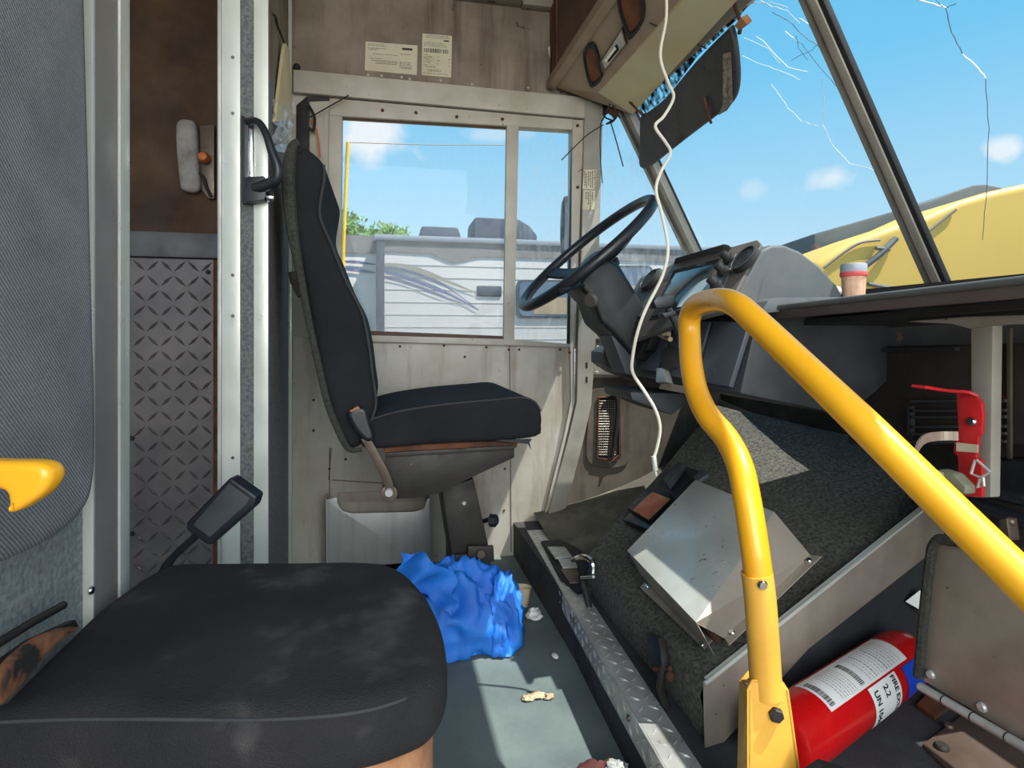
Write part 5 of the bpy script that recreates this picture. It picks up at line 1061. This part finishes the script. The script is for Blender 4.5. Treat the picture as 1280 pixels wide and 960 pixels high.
# small trash along the near floor edge
for a, b, nm, lab in ((694, 820, 'paper_scrap', 'tiny white paper scrap at the foot of the riser'),):
    mb = MB(); heap(mb, P(a, b, Z=.006), .008, .014, .005, 1.6, .8, 14, 8); obj(nm, mb, 'white', smooth=True, label=lab, cat='scrap')
mb = MB(); mb.prism([P(a, b, D=.72) for a, b in ((1000, 958), (1022, 944), (1058, 955), (1080, 985), (1010, 990))], V((0, 0, -.02))); obj('black_rubber_pad', mb, 'rubber', bevel=.004, label='corner of a black rubber pad at the foot of the yellow rail', cat='pad')
# ================================================================== OUTSIDE
GZ = -.85
mb = MB(); mb.box((-60, -60, GZ - .1), (60, 80, GZ)); struct('ground', mb, 'ground', 'dry bare ground outside the van', 'ground')
YR = 8.0
t = thing('travel_trailer', 'white travel trailer with grey roof band and blue swoosh decals parked outside the side window', 'trailer', V((1.5, 9, GZ)))
def R_(px, py, Y=YR): return P(px, py, Y=Y)
zt = R_(640, 302).z; zbnd = R_(640, 322).z; x0, x1 = R_(472, 300).x, R_(1015, 300).x
zb_ = GZ + .45
mb = MB(); mb.box((x0, YR, zb_), (x1, YR + 2.4, zt - .04)); obj('body', mb, 'rvw', t, bevel=.03)
mb = MB()
for k in range(12):
    z = zb_ + .3 + k * .17
    if z < zbnd - .05: mb.box((x0 + .05, YR - .005, z), (x1, YR, z + .012))
obj('siding_rib', mb, 'rvrib', t)
mb = MB(); mid = R_(566, 322).x
mb.prism([V((x0, YR - .014, zt)), V((x1, YR - .014, zt)), V((x1, YR - .014, zbnd)), V((R_(600, 300).x, YR - .014, zbnd)), V((mid, YR - .014, zbnd - .1)), V((R_(538, 300).x, YR - .014, zbnd + .02)), V((x0, YR - .014, zbnd + .04))], Y_ * .012); obj('roof_band', mb, 'rvg', t)
mb = MB(); mb.box((x0 - .05, YR - .04, zt - .05), (x1, YR + .3, zt + .03)); obj('roof_rail', mb, 'rvtrim', t, bevel=.02)
mb = MB(); mb.box((x0 - .02, YR - .03, zb_), (x0 + .09, YR + .02, zt)); obj('corner_moulding', mb, 'rvd', t, bevel=.01)
mb = MB(); mb.box((x0 - 3, YR + .25, zb_), (x0, YR + 2.4, zt - .0)); obj('rear_section', mb, 'rvw', t, bevel=.02)
mb = MB(); mb.box((x0 - 3, YR + .235, zbnd + .03), (x0, YR + .25, zt + .05)); obj('roof_band', mb, 'rvg', t)
def swoosh(pts, w0, m, Y=YR - .016):
    mb = MB(); q, _ = catmull([P(a, b, Y=Y) for a, b in pts], [1] * len(pts), 6); n = len(q)
    for i in range(n - 1):
        wa = w0 * math.sin(math.pi * (i / (n - 1)) ** .7) ** .8 + .004; wb = w0 * max(math.sin(math.pi * ((i + 1) / (n - 1)) ** .7), 0) ** .8 + .004
        mb.quad(q[i] + Z_ * wa, q[i + 1] + Z_ * wb, q[i + 1] - Z_ * wb, q[i] - Z_ * wa)
    obj('swoosh_decal', mb, m, t)
swoosh([(476, 330), (510, 334), (535, 342), (560, 352), (597, 367)], .034, 'decal2'); swoosh([(476, 333), (500, 336), (530, 346), (560, 360), (598, 387)], .010, 'decal1')
swoosh([(476, 340), (500, 345), (540, 359), (570, 372), (598, 388)], .024, 'decal1'); swoosh([(476, 346), (505, 352), (540, 366), (575, 378)], .010, 'decal1')
swoosh([(430, 327), (450, 328), (470, 331)], .018, 'decal1', YR + .23); swoosh([(430, 336), (450, 338), (470, 341)], .024, 'decal1', YR + .23)
mb = MB(); mb.box(R_(596, 357) - Y_ * .02, R_(627, 371) + Y_ * .02); obj('wall_vent', mb, 'rvd', t, bevel=.02)
def rvwin(a, b, c, d):
    g = thing('trailer_window', None, None, R_((a + c) / 2, d)); g.parent = t; g.location = R_((a + c) / 2, d) - V(t.location)
    rr = 7; pts = []
    for cx, cy, s0 in ((c - rr, b + rr, -90), (c - rr, d - rr, 0), (a + rr, d - rr, 90), (a + rr, b + rr, 180)):
        for k in range(5): an = math.radians(s0 + k * 22.5); pts.append((cx + rr * math.cos(an), cy + rr * math.sin(an)))
    mb = MB(); mb.prism([R_(x, y) - Y_ * .03 for x, y in pts], Y_ * .02); obj('window_frame', mb, 'rvd', g)
    mx, my = (a + c) / 2, (b + d) / 2
    mb = MB(); mb.prism([R_(mx + (x - mx) * .9, my + (y - my) * .88) - Y_ * .035 for x, y in pts], Y_ * .006); obj('pane', mb, 'pglass', g)
    mb = MB(); mb.box(R_(a + (c - a) * .3, b + (d - b) * .45) - Y_ * .04, R_(c - (c - a) * .12, d - 5) - Y_ * .036); obj('blind', mb, 'tanbl', g)
rvwin(645, 350, 716, 398); rvwin(758, 332, 815, 388)
mb = MB(); a, b = R_(592, 303, YR + .8), R_(672, 303, YR + .8); za = P(592, 271, Y=YR + .8).z
pts = [V((a.x, YR + .8, zt)), V((a.x + .02, YR + .8, za)), V((a.x + .7 * (b.x - a.x), YR + .8, za)), V((a.x + .88 * (b.x - a.x), YR + .8, za - .1)), V((b.x, YR + .8, za - .25)), V((b.x, YR + .8, zt))]
mb.prism(pts, Y_ * .8); obj('roof_air_conditioner', mb, 'rvd', t, bevel=.04)
mb = MB(); a, b = R_(519, 300, YR + .8), R_(581, 300, YR + .8); za = P(550, 283, Y=YR + .8).z; mb.prism([V((a.x, YR + .8, zt)), V((a.x + .1, YR + .8, za)), V((b.x - .1, YR + .8, za)), V((b.x, YR + .8, zt))], Y_ * .7); obj('roof_vent', mb, 'rvd', t, bevel=.04)
mb = MB(); a, b = R_(960, 306, YR + .6), R_(1012, 318, YR + .6); mb.prism([V((a.x, YR + .6, zt - .05)), V((a.x + .1, YR + .6, zt + .1)), V((b.x - .3, YR + .6, zt + .06)), V((b.x, YR + .6, zt - .25))], Y_ * .6); obj('roof_vent', mb, 'rvd', t, bevel=.03)
for xx in (x0 + 2.2, x0 + 3.0):
    mb = MB(); mb.lathe([(.12, 0), (.2, -.02), (.34, 0), (.36, .05), (.36, .2), (.0, .2)], V((xx, YR + .02, GZ + .36)), Y_, 24); obj('wheel', mb, 'tyre', t, smooth=True)
mb = MB(); mb.box((x0 + .2, YR + .3, GZ), (x0 + .35, YR + .45, zb_ + .02)); mb.box((x1 - .35, YR + .3, GZ), (x1 - .2, YR + .45, zb_ + .02)); obj('jack_stand', mb, 'rvd', t)
# yellow pole and line outside, built in place of a window reflection
mb = MB(); t = thing('yellow_reflection', 'thin yellow pole outside, built in place of a reflection at the left end of the side window', 'stripe', V((P(430, 400, Y=5).x, 5, GZ)))
a, b = P(435, 178, Y=5), P(429, 310, Y=5); mb.tube([a, b, V((b.x - .02, 5, GZ))], .016, smooth=False); obj('stripe', mb, 'yreflect', t, smooth=True)
mb = MB(); mb.tube([a, P(540, 181, Y=5), P(645, 181, Y=5)], .004, n=5); obj('top_line', mb, 'tanbl', t)
# side mirror
t = thing('side_mirror', 'narrow exterior mirror seen edge on beyond the side window', 'mirror', P(708, 315, Y=2.3))
mb = MB(); pillow(mb, [P(a, b, Y=2.3) for a, b in ((704, 252), (714, 244), (722, 246), (722, 318), (714, 320), (703, 315))], Y_ * .03, .008, sub=3, steps=3); obj('mirror_shell', mb, 'rvd', t, smooth=True)
mb = MB(); mb.prism([P(a, b, Y=2.298) for a, b in ((706, 254), (713, 248), (713, 316), (705, 312))], -Y_ * .002); obj('mirror_glass', mb, 'pglass', t)
mb = MB(); mb.tube([P(714, 300, Y=2.31), P(740, 305, Y=2.12), P(745, 306, Y=2.09)], .008); obj('mirror_arm', mb, 'rubber', t, smooth=True)
# trees behind the trailer
def tree(cx, cy, D, rx, rz, n, lab):
    c = P(cx, cy, D=D); t = thing('tree', lab, 'tree', V((c.x, c.y, GZ)), group='trees behind the trailer')
    mb = MB(); mb.tube([V((c.x, c.y, GZ)), V((c.x + .1, c.y, c.z * .5)), c], [.16, .12, .06], n=8); obj('trunk', mb, 'bark', t, smooth=True)
    mb = MB()
    for k in range(n):
        d_ = V((random.gauss(0, 1), random.gauss(0, 1), random.gauss(0, 1))).normalized() * random.uniform(.35, 1) ; p = c + V((d_.x * rx, d_.y * rx, d_.z * rz)) * (1 + .3 * noise.noise(d_ * 3))
        u_ = V((random.uniform(-1, 1), random.uniform(-1, 1), random.uniform(-1, 1))).normalized(); v_ = u_.orthogonal().normalized(); s_ = random.uniform(.05, .11)
        mb.quad(p - u_ * s_, p + v_ * s_ * .5, p + u_ * s_, p - v_ * s_ * .5)
    obj('crown', mb, 'leaf', t)
tree(425, 292, 15, .75, .6, 1500, 'green leafy tree rising behind the left end of the trailer, nearest the seat headrest')
tree(486, 302, 19, .9, .6, 1500, 'low green tree top just showing over the trailer roof, left of the roof vent')
# yellow vehicle ahead
t = thing('yellow_truck', 'faded yellow truck with a weathered grey roof parked ahead of the windshield', 'truck', V((9, 4, GZ)))
def YP(px, py, D=5.6): return P(px, py, D=D)
fr = [(1018, 330), (1060, 302), (1110, 284), (1160, 268), (1200, 250), (1240, 238), (1300, 225), (1420, 205), (1560, 200)]
body = [YP(a, b) for a, b in fr]; fl = [YP(1560, 450), YP(1240, 452), YP(1100, 460), YP(1018, 465)]
mb = MB(); mb.prism(body + fl, FW * 1.0); obj('body', mb, 'yveh', t, bevel=.08, seg=3)
gr = [(1018, 292), (1110, 266), (1160, 252), (1218, 231), (1232, 230), (1262, 236), (1560, 236), (1560, 330), (1018, 345)]
mb = MB(); mb.prism([YP(a, b, 6.7) for a, b in gr], FW * 1.0); obj('grey_roof', mb, 'gveh', t, bevel=.03)
mb = MB(); mb.tube([YP(1078, 335, 5.56), YP(1100, 318, 5.54), YP(1120, 298, 5.56)], .03, n=6); mb.tube([YP(1095, 310, 5.54), YP(1112, 312, 5.54)], .02, n=6); obj('wiper', mb, 'gveh', t, smooth=True)
mb = MB(); mb.tube([YP(1030, 335, 5.58), YP(1070, 306, 5.58), YP(1100, 300, 5.58)], .012, n=5); mb.tube([YP(1085, 355, 5.58), YP(1130, 362, 5.58), YP(1160, 358, 5.58)], .02, n=5); mb.tube([YP(1160, 290, 5.58), YP(1195, 262, 5.58)], .012, n=5); obj('panel_seam', mb, 'gveh', t, smooth=True)
for px in (1090, 1420):
    c = YP(px, 450, 5.58); mb = MB(); mb.lathe([(.1, -.02), (.3, -.03), (.45, 0), (.48, .06), (.48, .3), (0, .3)], V((c.x, c.y, GZ + .48)), FW, 24); obj('wheel', mb, 'tyre', t, smooth=True)
c0 = YP(1018, 465); mb = MB(); mb.prism([V((p.x, p.y, GZ + .5)) for p in (YP(1020, 460), YP(1556, 460))] + [V((p.x, p.y, GZ + 1.0)) for p in (YP(1556, 460), YP(1020, 460))], FW * .9); obj('chassis', mb, 'rvd', t)
# ================================================================== LIGHT
sc = bpy.context.scene
wo = bpy.data.worlds.new('sky'); sc.world = wo; wo.use_nodes = True; nt = wo.node_tree; N = nt.nodes; L = nt.links; bg = N['Background']
tc = N.new('ShaderNodeTexCoord'); sx = N.new('ShaderNodeSeparateXYZ'); L.new(tc.outputs['Generated'], sx.inputs[0])
cr = N.new('ShaderNodeValToRGB'); L.new(sx.outputs['Z'], cr.inputs[0]); e = cr.color_ramp.elements
e[0].position = 0; e[0].color = lin((214, 238, 250)) + (1,); e[1].position = .75; e[1].color = lin((84, 178, 234)) + (1,)
x = cr.color_ramp.elements.new(.12); x.color = lin((196, 232, 252)) + (1,); x = cr.color_ramp.elements.new(.4); x.color = lin((122, 204, 246)) + (1,)
out = cr.outputs[0]
no = N.new('ShaderNodeTexNoise'); no.inputs['Scale'].default_value = 16; no.inputs['Detail'].default_value = 7; L.new(tc.outputs['Generated'], no.inputs[0])
def cloud(px, py, rad, amt, sq=1.0):
    global out
    d_ = ray(px, py).normalized()
    sb = N.new('ShaderNodeVectorMath'); sb.operation = 'SUBTRACT'; L.new(tc.outputs['Generated'], sb.inputs[0]); sb.inputs[1].default_value = d_
    ml = N.new('ShaderNodeVectorMath'); ml.operation = 'MULTIPLY'; L.new(sb.outputs[0], ml.inputs[0]); ml.inputs[1].default_value = (1, 1, sq)
    ln = N.new('ShaderNodeVectorMath'); ln.operation = 'LENGTH'; L.new(ml.outputs[0], ln.inputs[0])
    mr = N.new('ShaderNodeMapRange'); mr.inputs[1].default_value = rad; mr.inputs[2].default_value = 0; mr.inputs[3].default_value = -.55; mr.inputs[4].default_value = .35; L.new(ln.outputs[1], mr.inputs[0])
    ad = N.new('ShaderNodeMath'); L.new(mr.outputs[0], ad.inputs[0]); L.new(no.outputs[0], ad.inputs[1])
    m2 = N.new('ShaderNodeMapRange'); m2.inputs[1].default_value = .42; m2.inputs[2].default_value = .72; m2.inputs[4].default_value = amt; L.new(ad.outputs[0], m2.inputs[0])
    mx = N.new('ShaderNodeMix'); mx.data_type = 'RGBA'; L.new(m2.outputs[0], mx.inputs[0]); L.new(out, mx.inputs[6]); mx.inputs[7].default_value = (.95, .97, 1, 1); out = mx.outputs[2]
cloud(470, 165, .17, .95, 1.6); cloud(1042, 222, .085, .8, 1.8); cloud(935, 240, .05, .3, 1.2); cloud(1250, 186, .045, .85, 1.2); cloud(620, 168, .1, .4, 3)
L.new(out, bg.inputs[0]); bg.inputs[1].default_value = 1.0
def sun(vec, strength):
    l = bpy.data.lights.new('sun', 'SUN'); l.energy = strength; l.angle = .009; l.color = (1, .95, .86); o = bpy.data.objects.new('sun', l); C.objects.link(o)
    o.rotation_euler = V(vec).to_track_quat('Z', 'Y').to_euler(); o.location = (2, 1, 6)
sun((.42, -.27, 1), 8.0)
def area(nm, loc, tgt, sx_, sy_, en, col):
    l = bpy.data.lights.new(nm, 'AREA'); l.shape = 'RECTANGLE'; l.size = sx_; l.size_y = sy_; l.energy = en; l.color = col; o = bpy.data.objects.new(nm, l); C.objects.link(o)
    o.location = loc; o.rotation_euler = (V(loc) - V(tgt)).to_track_quat('Z', 'Y').to_euler()
area('door_daylight', (.2, -1.6, 1.5), (.1, 1.6, .8), 2.2, 2.0, 95, (1, .985, .95))
area('rear_fill', (-1.6, .9, 1.95), (-.9, 1.6, .4), .5, .5, 1.2, (1, .9, .8))  # added fill lamp inside the cargo area
sc.view_settings.view_transform = 'Standard'; sc.view_settings.look = 'None'; sc.view_settings.exposure = 0; sc.view_settings.gamma = 1
